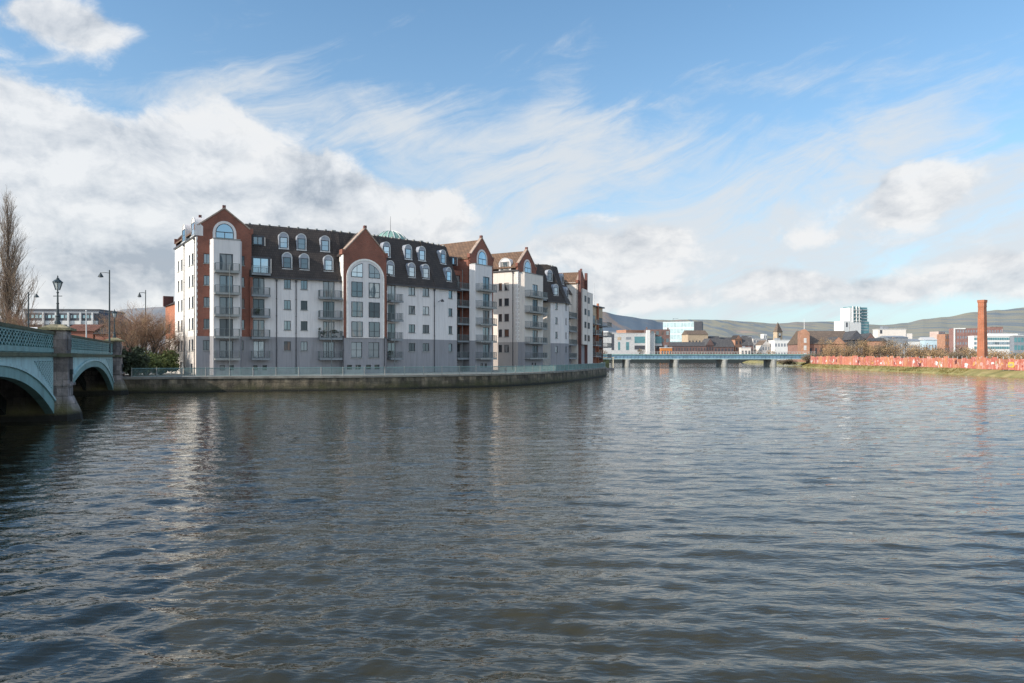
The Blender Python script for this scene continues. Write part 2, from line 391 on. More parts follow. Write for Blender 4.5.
def balcony(fr, t0, t1, zf, parent, d0=0.0, depth=1.15, rail=1.05, post=None, light=False):
    mb = MB(); mb.fbox(fr, t0, t1, d0+0.004, d0+depth, zf-0.2, zf)
    mb.fbox(fr, t0-0.03, t1+0.03, d0+depth-0.05, d0+depth+0.03, zf-0.24, zf+0.03)
    b = mb.build('balcony', 'slab' if light else 'steel', parent)
    r = MB(); z0, z1 = zf+0.08, zf+rail; o = d0+depth-0.04
    r.fbox(fr, t0, t1, o-0.03, o+0.03, z1-0.05, z1); r.fbox(fr, t0, t1, o-0.02, o+0.02, z0, z0+0.04)
    for s in (t0+0.02, t1-0.02):
        r.fbox(fr, s-0.025, s+0.025, d0+0.01, o-0.03, z1-0.05, z1); r.fbox(fr, s-0.02, s+0.02, d0+0.01, o-0.03, z0, z0+0.04)
    n = max(2, int((t1-t0)/0.14))
    for k in range(n+1):
        c = t0+0.02+(t1-t0-0.04)*k/n; w = 0.011 if k % 8 else 0.03
        r.fbox(fr, c-w, c+w, o-w, o+w, zf+0.002, z1-0.05)
    for s in (t0+0.02, t1-0.02):
        for k in range(1, int(depth/0.13)):
            q = d0+k*0.13; r.fbox(fr, s-0.013, s+0.013, q-0.013, q+0.013, z0, z1-0.05)
    r.build('railing', 'railing', b)
    return b

def door(fr, o, parent, d=0.0, reveal=0.16, nv=1): return window(fr, o, parent, d, reveal, 'balcony_door', nv=nv, fw=0.09, sill=False)

def dormer(fr, tc, z0, dfun, parent, w=1.36, h=2.3, back=None, mat='lead', arched=True, frontmat=None):
    hw = w/2; zs = z0+h-hw; d = dfun(z0)+0.10
    poly = arch_poly(tc, hw, z0-0.12, zs, z0+h) if arched else [(tc-hw, z0-0.12), (tc+hw, z0-0.12), (tc+hw, z0+h), (tc-hw, z0+h)]
    b = MB(); b.prism(fr, poly, dfun(z0+h)-0.35, d); body = b.build('dormer', mat, parent)
    gw = hw*0.66; o = (tc-gw, tc+gw, z0+0.12, z0+0.12+h*0.60)
    m = MB(); k0, k1, f = d+0.002, d+0.05, 0.09
    m.fbox(fr, o[0]-f, o[0], k0, k1, o[2]-f, o[3]+f); m.fbox(fr, o[1], o[1]+f, k0, k1, o[2]-f, o[3]+f)
    m.fbox(fr, o[0], o[1], k0, k1, o[2]-f, o[2]); m.fbox(fr, o[0], o[1], k0, k1, o[3], o[3]+f)
    m.fbox(fr, o[0], o[1], k0, k1-0.01, (o[2]+o[3])/2-0.02, (o[2]+o[3])/2+0.02)
    m.build('window', 'frame', body)
    g = MB(); g.face([fr.p(o[0], d+0.02, o[2]), fr.p(o[1], d+0.02, o[2]), fr.p(o[1], d+0.02, o[3]), fr.p(o[0], d+0.02, o[3])])
    g.build('pane', 'glassb', body)
    # pale trim band round the arch
    t = MB()
    outer = arch_poly(tc, hw+0.02, z0-0.1, zs, z0+h+0.02); inner = arch_poly(tc, hw-0.1, z0-0.1, zs, z0+h-0.1)
    if arched:
        for k in range(1, len(outer)-1):
            a, b2, c, e = outer[k], outer[k+1], inner[k+1], inner[k]
            t.hexa([fr.p(a[0], d+0.003, a[1]), fr.p(b2[0], d+0.003, b2[1]), fr.p(c[0], d+0.003, c[1]), fr.p(e[0], d+0.003, e[1]),
                    fr.p(a[0], d+0.06, a[1]), fr.p(b2[0], d+0.06, b2[1]), fr.p(c[0], d+0.06, c[1]), fr.p(e[0], d+0.06, e[1])])
    t.fbox(fr, tc-hw-0.05, tc+hw+0.05, d+0.003, d+0.14, z0-0.16, z0-0.03)
    t.build('trim', 'wframe', body)
    return body

FL = [4.1, 7.02, 9.94, 12.86, 15.78, 18.7]
GZ, BZ, EZ, RZ = 1.85, 7.1, 15.45, 23.0
def wrow(fr, pxs, floors, lo=1.1, hi=2.4, d=0.0):
    out = []
    for a, b in pxs:
        t0, t1 = fr.t(a, d), fr.t(b, d)
        for f in floors: out.append((t0, t1, f+lo, f+hi))
    return out
def dm(z): return 0.15-(z-EZ)*0.40      # face of the mansard at height z

def downpipe(fr, t, z0, z1, parent, d=0.0):
    m = MB(); m.tube(fr.p(t, d+0.1, z0), fr.p(t, d+0.1, z1), 0.06, n=8)
    z = z0+1
    while z < z1: m.fbox(fr, t-0.09, t+0.09, d+0.003, d+0.17, z, z+0.06); z += 2.4
    m.fbox(fr, t-0.14, t+0.14, d+0.003, d+0.24, z1, z1+0.26)
    m.build('downpipe', 'pipe', parent)

def coping_line(fr, pts, parent, d0, d1, th=0.22, mat='coping', name='coping'):
    m = MB()
    for (a, za), (b, zb) in zip(pts, pts[1:]):
        m.hexa([fr.p(a, d1, za+0.004), fr.p(b, d1, zb+0.004), fr.p(b, d0, zb+0.004), fr.p(a, d0, za+0.004),
                fr.p(a, d1, za+th), fr.p(b, d1, zb+th), fr.p(b, d0, zb+th), fr.p(a, d0, za+th)])
    m.build(name, mat, parent)

def gable(fr, w, zsh, zap, parent, d=0.0, th=0.45, z0=BZ, ops=(), mat='brick'):
    m = MB(); wall_panel(m, fr, 0, w, z0, zsh, ops, d)
    c = w/2
    m.prism(fr, [(0, zsh), (w, zsh), (w-0.25, zsh+0.35), (c, zap), (0.25, zsh+0.35)], d-th, d)
    m.face([fr.p(0, d, z0), fr.p(0, d, zsh), fr.p(0, d-th, zsh), fr.p(0, d-th, z0)]); m.face([fr.p(w, d, z0), fr.p(w, d, zsh), fr.p(w, d-th, zsh), fr.p(w, d-th, z0)])
    g = m.build('brick_gable', mat, parent)
    coping_line(fr, [(0.2, zsh+0.32), (c, zap)], g, d-th-0.06, d+0.08)
    coping_line(fr, [(c, zap), (w-0.2, zsh+0.32)], g, d-th-0.06, d+0.08)
    p = MB(); p.fbox(fr, c-0.2, c+0.2, d-0.38, d+0.06, zap+0.1, zap+0.5); p.build('finial', 'brick_dk', g)
    for s in (0.0, w):
        p = MB(); p.fbox(fr, s-0.22, s+0.22, d-th-0.03, d+0.06, zsh-0.2, zsh+0.5); p.build('kneeler', 'brick', g)
    return g

def ridge_roof(fr, w, zsh, zap, parent, length, deg=None, d=0.0, mat='slate_sun', zback=None):
    """pitched roof running back from a gable; deg turns the ridge"""
    c = w/2; a = R(deg) if deg is not None else None
    bx, by = (-fr.n[0], -fr.n[1]) if a is None else (math.cos(a), math.sin(a))
    def q(t, z, L): v = fr.p(t, d-0.4, z); return (v.x+bx*L, v.y+by*L, z)
    m = MB()
    for t0, t1, za, zb in ((-0.15, c, zsh-0.1, zap-0.12), (c, w+0.15, zap-0.12, zsh-0.1)):
        lo = -0.22
        m.hexa([q(t0, za+lo, 0), q(t1, zb+lo, 0), q(t1, zb+lo, length), q(t0, za+lo, length), q(t0, za, 0), q(t1, zb, 0), q(t1, zb, length), q(t0, za, length)])
    return m.build('pitched_roof', mat, parent)

def mansard(fr, t0, t1, parent, dback=-10.0, ez=EZ, rz=RZ, name='mansard_roof', mit0=0.0, mit1=0.0):
    """steep tiled roof; mit* shear the ends so neighbouring facets meet"""
    m = MB()
    prof = [(dm(ez)+0.25, ez-0.05), (dm(rz), rz), (dm(rz)-0.5, rz+0.25), (dback, rz+0.25), (dback, ez-0.05)]
    A = [fr.p(t0+mit0*d, d, z) for d, z in prof]; B = [fr.p(t1+mit1*d, d, z) for d, z in prof]
    n = len(prof)
    for k in range(n):
        k2 = (k+1) % n; m.face([A[k], B[k], B[k2], A[k2]])
    m.face(A); m.face(B[::-1])
    o = m.build(name, 'slate', parent)
    g = MB(); g.fbox(fr, t0, t1, dm(ez)+0.26, dm(ez)+0.40, ez-0.14, ez+0.0); g.build('gutter', 'pipe', o)
    # ridge tiles
    r = MB(); k = t0+0.4
    while k < t1-0.2:
        r.fbox(fr, k, k+0.28, dm(rz)-0.44, dm(rz)-0.05, rz+0.13, rz+0.33); k += 1.35
    r.build('ridge_vent', 'slab', o)
    return o

# ------------------------------------------------------------------ apartment block nearest the bridge
P0 = (PX(196, 96), 96.0)
FA = Fr(*P0, 29)
tA = FA.t(341)
FG = FA.at(tA, 0, 36); tG = FG.t(387)
FB_ = FG.at(tG, 0, 42); tB = FB_.t(435)
FC = FB_.at(tB, 0, 55)
blk = thing('apartment_building', 'long white and grey riverside apartment block with brick gables, nearest the teal bridge', 'building', (P0[0], P0[1], GZ))

def small_openings(fr, pxs): return [(fr.t(a), fr.t(b), 2.45, 3.15) for a, b in pxs]

# --- left gable with its bay
w1 = FA.t(251.5)
winG1 = wrow(FA, [(203.6, 210.3), (239.5, 244.5)], FL[1:5], 1.1, 2.4)
winG1b = wrow(FA, [(203.0, 210.5), (239.5, 243.5)], FL[:1], 1.1, 2.45)
gable(FA, w1, 21.5, 24.4, blk, ops=winG1)
for o in winG1: window(FA, o, blk)
mb = MB(); wall_panel(mb, FA, 0, w1, GZ, BZ, winG1b); baseA = mb.build('base_wall', 'grey', blk)
for o in winG1b: window(FA, o, blk)
bt0, bt1 = FA.t(213.5, 1.0), FA.t(240, 1.0)
def bay(fr, t0, t1, dep, parent, dpx, floors=FL[:5], ztop=20.1, wm='white'):
    ops = [(fr.t(dpx[0], dep), fr.t(dpx[1], dep), f+0.06, f+2.42) for f in floors]
    m = MB(); wall_panel(m, fr, t0, t1, BZ, ztop, ops, dep)
    ca = 0.38
    for t, sg_ in ((t0, -ca), (t1, ca)): m.face([fr.p(t+sg_, 0.003, BZ), fr.p(t, dep, BZ), fr.p(t, dep, ztop), fr.p(t+sg_, 0.003, ztop)])
    m.face([fr.p(t0-ca, 0.003, ztop), fr.p(t1+ca, 0.003, ztop), fr.p(t1, dep, ztop), fr.p(t0, dep, ztop)])
    b = m.build('bay', wm, parent)
    m = MB(); c = (t0+t1)/2
    sm = [(c-0.9, c-0.25, 2.5, 3.2), (c+0.25, c+0.9, 2.5, 3.2)]
    wall_panel(m, fr, t0, t1, GZ, BZ-0.003, ops+sm, dep)
    for t, sg_ in ((t0, -ca), (t1, ca)): m.face([fr.p(t+sg_, 0.003, GZ), fr.p(t, dep, GZ), fr.p(t, dep, BZ-0.003), fr.p(t+sg_, 0.003, BZ-0.003)])
    m.build('bay_base', 'grey', parent)
    for o in sm: window(fr, o, parent, dep, nv=0, sill=False)
    for o in ops: door(fr, o, parent, dep)
    for f in floors: balcony(fr, t0+0.1, t1-0.15, f, parent, dep, 1.15, light=True)
    m = MB(); m.fbox(fr, t0-0.06, t1+0.06, 0.01, dep+0.06, ztop+0.003, ztop+0.15); m.build('bay_coping', 'slab', parent)
bay(FA, bt0, bt1, 1.0, blk, (219.5, 233))
arch_window(FA, FA.t(224.6), 1.15, 20.35, 21.1, 22.4, blk, 0.0)
m = MB(); q = FA.t(229.8, 2.2); m.tube(FA.p(q, 2.2, GZ), FA.p(q, 2.2, 16.6), 0.045, n=8); m.build('balcony_post', 'railing', blk)
# roof behind the gable, ridge parallel to the end wall
ridge_roof(FA, w1, 21.4, 24.35, blk, 13.6, 125)
# --- end wall (sunlit)
ED = -55; EL = 14.7
FE = Fr(P0[0]-math.cos(R(ED))*EL, P0[1]-math.sin(R(ED))*EL, ED)
eo = []
for a, b in ((177.8, 179.4), (181.0, 182.6), (188.7, 190.2), (191.6, 193.4)):
    t0, t1 = FE.t(a), FE.t(b)
    for f in FL[:5]: eo.append((t0, t1, f+1.05, f+2.6))
eb = [o for o in eo if o[2] < BZ]; eo = [o for o in eo if o[2] > BZ]
mb = MB(); wall_panel(mb, FE, 0, EL, BZ, 20.4, eo); mb.build('end_wall', mat_render('sunlit_white_render', (0.90, 0.86, 0.81), 0.10), blk)  # own paler, warmer render: sunlight on this wall put into the colour
lowd = [(FE.t(180), FE.t(183), GZ+0.02, 3.6), (FE.t(190.5), FE.t(192.5), GZ+0.3, 3.4)]
mb = MB(); wall_panel(mb, FE, 0, EL, GZ, BZ, eb+lowd); mb.build('end_wall_base', 'cream', blk)
for o in eo+eb: window(FE, o, blk, nv=0)
for o in lowd: window(FE, o, blk, nv=0, name='ground_door', sill=False)
mb = MB()
for k in range(34):
    ww = 0.45 if k % 2 else 0.3
    z = BZ+k*0.39
    if z > 20.3: break
    mb.fbox(FE, EL-ww, EL+0.02, 0.003, 0.03, z, z+0.36)
    mb.fbox(FA, 0.0, ww*0.4, 0.003, 0.03, z, z+0.39)
mb.build('quoins', 'quoin', blk)
downpipe(FE, FE.t(184.7), GZ, 20.0, blk); downpipe(FE, FE.t(195), GZ, 20.0, blk)
mb = MB(); mb.fbox(FE, -0.1, EL+0.02, -0.1, 0.22, 20.41, 20.6); mb.build('eaves', 'pipe', blk)
for tcx in (184.7, 194.0):
    dormer(FE, FE.t(tcx), 20.65, lambda z: -(z-20.65)*0.9, blk, w=2.7, h=2.5, mat='white')
FBK = Fr(P0[0]-math.cos(R(ED))*13.9, P0[1]-math.sin(R(ED))*13.9, 29)
gable(FBK, w1-0.4, 21.4, 25.3, blk, z0=19.0)
# brick annexe beyond the end wall
FN = Fr(P0[0]-math.cos(R(ED))*23.0, P0[1]-math.sin(R(ED))*23.0, ED)
ao = [(FN.t(168.2), FN.t(170.0), f+1.0, f+2.4) for f in FL[0:2]]
mb = MB(); wall_panel(mb, FN, 0, 8.28, BZ, 12.3, ao, -0.05); mb.build('annexe_wall', 'brick_or', blk)
mb = MB(); wall_panel(mb, FN, 0, 8.28, GZ, BZ, ao, -0.05); mb.build('annexe_base', 'cream', blk)
for o in ao: window(FN, o, blk, -0.05, nv=0)
mb = MB(); mb.hexa([FN.p(-0.2, 0.2, 12.3), FN.p(8.28, 0.2, 12.3), FN.p(8.28, -7, 12.3), FN.p(-0.2, -7, 12.3), FN.p(-0.2, -2.2, 13.7), FN.p(8.28, -2.2, 13.7), FN.p(8.28, -5, 13.7), FN.p(-0.2, -5, 13.7)])
mb.build('annexe_roof', 'slate', blk)
mb = MB(); mb.fbox(FN, -0.1, 0.35, -1.2, 0.3, 12.35, 14.0); mb.build('annexe_parapet', 'brick_dk', blk)

# --- wall A
t_a0, t_a1 = w1, tA
winA = wrow(FA, [(284, 290.8), (300.8, 307.5)], FL[1:4])
winAb = wrow(FA, [(284, 290.8), (300.8, 307.5)], FL[:1])
drA = [(FA.t(323), FA.t(334.5), f+0.06, f+2.42) for f in FL[:4]]
drA0 = [(FA.t(253), FA.t(264.5), f+0.06, f+2.42) for f in FL[:4]]
allA = winA+winAb+drA+drA0+small_openings(FA, [(253, 257.5), (262.5, 267)])
mb = MB(); wall_panel(mb, FA, t_a0, t_a1, BZ, EZ, allA); mb.build('rendered_wall', 'white', blk)
mb = MB(); wall_panel(mb, FA, t_a0, t_a1, GZ, BZ, allA); mb.build('base_wall', 'grey', blk)
for o in winA+winAb: window(FA, o, blk)
for o in drA+drA0: door(FA, o, blk)
for o in small_openings(FA, [(253, 257.5), (262.5, 267)]): window(FA, o, blk, nv=0, sill=False)
for f in FL[:4]:
    balcony(FA, FA.t(318), FA.t(340.2), f, blk)
    balcony(FA, FA.t(250.8), FA.t(269), f, blk, 0.0, 1.0)
mb = MB(); mb.fbox(FA, FA.t(249.5), FA.t(252.2), 0.003, 0.5, BZ, EZ-0.2); mb.build('brick_pier', 'brick', blk)
for px in (276.5, 296): downpipe(FA, FA.t(px), GZ, EZ-0.5, blk)
m = MB(); q = FA.t(331.5, 1.2); m.tube(FA.p(q, 1.2, GZ), FA.p(q, 1.2, 14.2), 0.045, n=8); m.build('balcony_post', 'railing', blk)
mansard(FA, w1-0.3, tA+0.4, blk)
for px in (283.5, 301.3, 324.9): dormer(FA, FA.t(px, dm(19.9)), 19.85, dm, blk)
for px in (287.0, 304.2, 328.3): dormer(FA, FA.t(px, dm(16.85)), 16.85, dm, blk)
# box dormers above the balcony stack
def box_dormer(fr, t0, t1, z0, z1, parent, withdoor):
    d = dm(z0)+0.15
    m = MB(); m.fbox(fr, t0, t1, dm(z1)-0.4, d, z0-0.02, z1); b = m.build('box_dormer', 'dkclad', parent)
    m = MB(); f = 0.1
    k = [t0+0.12, t1-0.25, z0+0.08, z1-0.15]
    for a, c, e, g in ((k[0], k[0]+f, k[2], k[3]), (k[1]-f, k[1], k[2], k[3]), (k[0]+f, k[1]-f, k[2], k[2]+f), (k[0]+f, k[1]-f, k[3]-f, k[3]), ((k[0]+k[1])/2-0.05, (k[0]+k[1])/2+0.05, k[2]+f, k[3]-f)):
        m.fbox(fr, a, c, d+0.002, d+0.06, e, g)
    m.build('window', 'frame', b)
    m = MB(); m.face([fr.p(k[0], d+0.02, k[2]), fr.p(k[1], d+0.02, k[2]), fr.p(k[1], d+0.02, k[3]), fr.p(k[0], d+0.02, k[3])]); m.build('pane', 'glassb', b)
    m = MB(); m.fbox(fr, t1+0.003, t1+0.12, dm(z1), d, z0, z1-0.2); m.build('cheek', 'cream', b)
box_dormer(FA, FA.t(251.5), FA.t(269, -1), FL[4]+0.05, 18.2, blk, True)
balcony(FA, FA.t(250.8), FA.t(269), FL[4], blk, 0.25, 0.9)
box_dormer(FA, FA.t(252, -1.5), FA.t(264.5, -1.5), 20.0, 21.4, blk, False)
# --- central gable
GP = 0.9
FGg = FG.at(0, GP, 36)
wG = FGg.t(386.5)-0.0
cG = wG/2
gable(FGg, wG, 19.5, 23.3, blk, th=1.0)
mb = MB(); hwA = 2.72; mb.prism(FGg, arch_poly(cG, hwA, BZ+0.003, 16.0, 18.55), 0.003, 0.10)
arch_o = mb.build('arch_panel', 'white', blk)
mb = MB(); out = arch_poly(cG, hwA+0.28, BZ+0.003, 16.0, 18.83, 18); inn = arch_poly(cG, hwA+0.01, BZ+0.003, 16.0, 18.56, 18)
for k in range(1, len(out)):
    a, b, c, e = out[k], out[(k+1) % len(out)], inn[(k+1) % len(out)], inn[k]
    if k == len(out)-1: a, b, c, e = out[k], out[0], inn[0], inn[k]
    P = FGg.p; mb.hexa([P(a[0], 0.004, a[1]), P(b[0], 0.004, b[1]), P(c[0], 0.004, c[1]), P(e[0], 0.004, e[1]), P(a[0], 0.16, a[1]), P(b[0], 0.16, b[1]), P(c[0], 0.16, c[1]), P(e[0], 0.16, e[1])])
mb.build('arch_moulding', 'quoin', arch_o)
cols = [(cG-2.25, cG-0.5), (cG+0.5, cG+2.25)]
def proud_window(fr, t0, t1, z0, z1, parent, d, nv=1, nh=1, top=None):
    m = MB(); f = 0.07
    m.fbox(fr, t0, t0+f, d+0.002, d+0.08, z0, z1); m.fbox(fr, t1-f, t1, d+0.002, d+0.08, z0, z1)
    m.fbox(fr, t0+f, t1-f, d+0.002, d+0.08, z0, z0+f); m.fbox(fr, t0+f, t1-f, d+0.002, d+0.08, z1-f, z1)
    for k in range(nv): c = t0+(t1-t0)*(k+1)/(nv+1); m.fbox(fr, c-f/2, c+f/2, d+0.002, d+0.075, z0+f, z1-f)
    for k in range(nh): c = z0+(z1-z0)*0.38; m.fbox(fr, t0+f, t1-f, d+0.002, d+0.07, c-f/2, c+f/2)
    w = m.build('window', 'frame', parent)
    g = MB(); g.face([fr.p(t0+f, d+0.03, z0+f), fr.p(t1-f, d+0.03, z0+f), fr.p(t1-f, d+0.03, z1-f), fr.p(t0+f, d+0.03, z1-f)]); g.build('pane', 'glass', w)
for a, b in cols:
    for f in FL[1:4]: proud_window(FGg, a, b, f+0.25, f+2.5, blk, 0.10)
# quarter-arch windows at the top of the arch
for s in (-1, 1):
    pts = [(cG+s*0.5, 16.05), (cG+s*2.3, 16.05)]
    for k in range(0, 9):
        q = math.acos(2.3/2.4)+ (math.acos(0.5/2.4)-math.acos(2.3/2.4))*k/8
        pts.append((cG+s*2.4*math.cos(q), 16.05+2.15*math.sin(q)))
    if s < 0: pts = pts[::-1]
    m = MB(); m.prism(FGg, pts, 0.102, 0.16); w = m.build('quarter_arch_window', 'frame', blk)
    cx_ = sum(p[0] for p in pts)/len(pts); cz_ = sum(p[1] for p in pts)/len(pts)
    g = MB()
    mid = cG+s*1.4; zm = 16.75
    def zarc(t): return 16.05+2.15*math.sqrt(max(0, 1-((t-cG)/2.4)**2))-0.1
    for ta, tb in ((cG+s*0.57, mid-s*0.04), (mid+s*0.04, cG+s*2.2)):
        g.face([FGg.p(ta, 0.164, 16.13), FGg.p(tb, 0.164, 16.13), FGg.p(tb, 0.164, min(zm-0.04, zarc(tb))), FGg.p(ta, 0.164, min(zm-0.04, zarc(ta)))])
        ups = [(ta, zm+0.04)] + [(ta+(tb-ta)*k/6, max(zm+0.05, zarc(ta+(tb-ta)*k/6))) for k in range(7)] + [(tb, zm+0.04)]
        g.face([FGg.p(t, 0.164, z) for t, z in ups])
    g.build('pane', 'glassb', w)
gb = [(a, b, FL[0]+0.1, FL[0]+2.4) for a, b in cols]
gs = [(FGg.t(a), FGg.t(b), 2.45, 3.15) for a, b in ((347, 352), (355.5, 361), (366, 371), (374.5, 379.5))]
mb = MB(); wall_panel(mb, FGg, 0, wG, GZ, BZ, gb+gs)
for t in (0, wG): mb.face([FGg.p(t, 0, GZ), FGg.p(t, -GP, GZ), FGg.p(t, -GP, BZ), FGg.p(t, 0, BZ)])
mb.build('base_wall', 'grey', blk)
for o in gb: window(FGg, o, blk, nh=1)
for o in gs: window(FGg, o, blk, nv=0, sill=False)
mb = MB(); mb.face([FGg.p(-0.003, 0.02, BZ), FGg.p(-0.003, -1.5, BZ), FGg.p(-0.003, -1.5, 19.4), FGg.p(-0.003, 0.02, 19.4)])
for k in range(31):
    ww = 0.4 if k % 2 else 0.25; z = BZ+k*0.39
    mb.fbox(FGg, -0.04, -0.003, -ww, 0.02, z, z+0.34)
mb.build('quoins', 'quoin', blk)
ridge_roof(FGg, wG, 19.4, 23.2, blk, 7.0, mat='slate', d=-0.5)
for px in (343, 384.5): downpipe(FGg, FGg.t(px), GZ, BZ, blk)
mansard(FG, -0.6, tG+0.6, blk)
# --- wall B
winB = wrow(FB_, [(408.7, 415.2), (422.7, 429.2)], FL[1:4]); winBb = wrow(FB_, [(408.7, 415.2), (422.7, 429.2)], FL[:1])
drB = [(FB_.t(388), FB_.t(395.5), f+0.06, f+2.42) for f in FL[:4]]
allB = winB+winBb+drB
mb = MB(); wall_panel(mb, FB_, 0, tB, BZ, EZ, allB); mb.build('rendered_wall', 'white', blk)
mb = MB(); wall_panel(mb, FB_, 0, tB, GZ, BZ, allB); mb.build('base_wall', 'grey', blk)
for o in winB+winBb: window(FB_, o, blk)
for o in drB: door(FB_, o, blk)
for f in FL[:4]: balcony(FB_, FB_.t(387.3), FB_.t(399.2), f, blk)
m = MB(); q = FB_.t(394.6, 1.2); m.tube(FB_.p(q, 1.2, GZ), FB_.p(q, 1.2, 14.2), 0.045, n=8); m.build('balcony_post', 'railing', blk)
mansard(FB_, -0.3, tB+0.25, blk)
for px in (386, 407.8, 421.5): dormer(FB_, FB_.t(px, dm(19.9)), 19.85, dm, blk)
for px in (390, 411.3, 425.3): dormer(FB_, FB_.t(px, dm(16.85)), 16.85, dm, blk)
downpipe(FB_, FB_.t(434.2), GZ, EZ-0.5, blk)
# --- facet C, recessed balconies, second gable
tC = FC.t(457)
winC = wrow(FC, [(448.6, 452.4)], FL[1:4]); winCb = wrow(FC, [(448.6, 452.4)], FL[:1])
mb = MB(); wall_panel(mb, FC, 0, tC, BZ, EZ, winC); mb.face([FC.p(tC, 0, BZ), FC.p(tC, -2.2, BZ), FC.p(tC, -2.2, EZ), FC.p(tC, 0, EZ)]); mb.build('rendered_wall', 'white', blk)
mb = MB(); wall_panel(mb, FC, 0, tC, GZ, BZ, winCb); mb.face([FC.p(tC, 0, GZ), FC.p(tC, -2.2, GZ), FC.p(tC, -2.2, BZ), FC.p(tC, 0, BZ)]); mb.build('base_wall', 'grey', blk)
for o in winC+winCb: window(FC, o, blk, nv=0)
# bracket lantern on the wall by the downpipe
mb = MB(); q = FC.t(438); mb.tube(FC.p(q, 0.05, 13.2), FC.p(q, 0.9, 13.6), 0.04); mb.lathe(FC.p(q, 0.95, 13.2), [(0.05, 0.4), (0.28, 0.1), (0.28, 0)], 8); mb.build('wall_lamp', 'pipe', blk)
mansard(FC, -0.25, tC+0.6, blk, dback=-9)
dormer(FC, FC.t(442.5, dm(19.9)), 19.85, dm, blk); dormer(FC, FC.t(448.3, dm(16.85)), 16.85, dm, blk)
box_dormer(FC, FC.t(451.5, -1.5), FC.t(457, -1.5), 19.9, 21.3, blk, False)
tg2 = FC.t(469)
mb = MB(); wall_panel(mb, FC, tC, tg2, BZ, 19.0, [(tC+0.5, tg2-0.8, f+0.06, f+2.42) for f in FL[1:5]], -1.3); mb.build('recess_wall', 'brick', blk)
mb = MB(); wall_panel(mb, FC, tC, tg2, GZ, BZ, [(tC+0.5, tg2-0.8, FL[0]+0.06, FL[0]+2.42)], -1.3); mb.build('base_wall', 'grey', blk)
for f in FL[:5]:
    door(FC, (tC+0.5, tg2-0.8, f+0.06, f+2.42), blk, -1.3); balcony(FC, tC+0.05, tg2-0.05, f, blk, -1.3, 1.5)
m = MB(); m.tube(FC.p(tC+1.3, 0.12, GZ), FC.p(tC+1.3, 0.12, 19), 0.045, n=8); m.build('balcony_post', 'railing', blk)
F2 = FC.at(tg2, 0.25, 55); w2 = 6.6
win2 = [(0.35, 0.95, f+1.1, f+2.4) for f in FL[1:5]]
gable(F2, w2, 21.5, 25.0, blk, ops=win2)
for o in win2: window(F2, o, blk, nv=0)
o2 = [(0.3, 0.9, 5.2, 6.6), (0.3, 0.9, 2.5, 3.2)]
mb = MB(); wall_panel(mb, F2, 0, w2, GZ, BZ, o2); mb.build('base_wall', 'grey', blk)
for o in o2: window(F2, o, blk, nv=0)
mb = MB(); mb.face([F2.p(0, 0, GZ), F2.p(0, -3, GZ), F2.p(0, -3, BZ), F2.p(0, 0, BZ)]); mb.build('base_return', 'grey', blk)
mb = MB(); mb.face([F2.p(0, 0, BZ), F2.p(0, -8, BZ), F2.p(0, -8, 21.4), F2.p(0, 0, 21.4)]); mb.face([F2.p(w2, 0, GZ), F2.p(w2, -8, GZ), F2.p(w2, -8, 21.4), F2.p(w2, 0, 21.4)]); mb.build('gable_return', 'brick', blk)
def t2(px): return F2.t(px, 1.0)
bay(F2, t2(475.3), t2(492), 1.0, blk, (483, 489.5), wm='white')
arch_window(F2, w2/2, 1.15, 20.35, 21.3, 22.7, blk, 0.0)
ridge_roof(F2, w2, 21.4, 24.9, blk, 12.0)
# body of the block behind the facades
mb = MB()
for fr, a, b in ((FA, 0.4, tA), (FG, 0, tG), (FB_, 0, tB), (FC, 0.0, tC)):
    mb.face([fr.p(a, -11, GZ), fr.p(b, -11, GZ), fr.p(b, -11, EZ), fr.p(a, -11, EZ)])
mb.build('rear_wall', 'white', blk)

# ------------------------------------------------------------------ second apartment block, further round the bend
q3 = (PX(518, 134.5), 134.5)
F3 = Fr(*q3, 60); w3 = 7.2
blk2 = thing('apartment_building', 'second white apartment block round the river bend, with sunlit cream side wall', 'building', (q3[0], q3[1], GZ))
win3 = [(0.4, 1.1, f+1.1, f+2.4) for f in FL[1:5]]
gable(F3, w3, 21.4, 24.8, blk2, ops=win3)
for o in win3: window(F3, o, blk2, nv=0)
o3 = [(0.4, 1.1, 5.2, 6.6), (0.4, 1.1, 2.5, 3.2)]
mb = MB(); wall_panel(mb, F3, 0, w3, GZ, BZ, o3); mb.build('base_wall', 'grey', blk2)
for o in o3: window(F3, o, blk2, nv=0)
bay(F3, F3.t(524.6, 1.0), F3.t(543, 1.0), 1.0, blk2, (532.6, 537.8), wm='cream')
arch_window(F3, w3/2, 1.15, 20.35, 21.3, 22.6, blk2, 0.0)
ridge_roof(F3, w3, 21.3, 24.7, blk2, 18.0)
SD = -30
FS = Fr(q3[0]-math.cos(R(SD))*16, q3[1]-math.sin(R(SD))*16, SD)
so = [(FS.t(a), FS.t(b), f+1.1, f+2.5) for a, b in ((498.7, 502), (504.3, 508.9)) for f in FL[:5]]
sb = [o for o in so if o[2] < BZ]; so = [o for o in so if o[2] > BZ]
mb = MB(); wall_panel(mb, FS, 0, 16, BZ, 20.4, so); mb.build('side_wall', 'cream', blk2)
mb = MB(); wall_panel(mb, FS, 0, 16, GZ, BZ, sb); mb.build('side_wall_base', mat_render('buff_render', (0.46, 0.41, 0.38), 0.2), blk2)
for o in so+sb: window(FS, o, blk2, nv=0)
downpipe(FS, FS.t(513), GZ, 20, blk2)
mb = MB()
for k in range(34):
    ww = 0.5 if k % 2 else 0.3; z = BZ+k*0.39
    if z > 20.3: break
    mb.fbox(FS, 16-ww, 16.02, 0.003, 0.03, z, z+0.36); mb.fbox(F3, 0, ww*0.7, 0.003, 0.03, z, z+0.36)
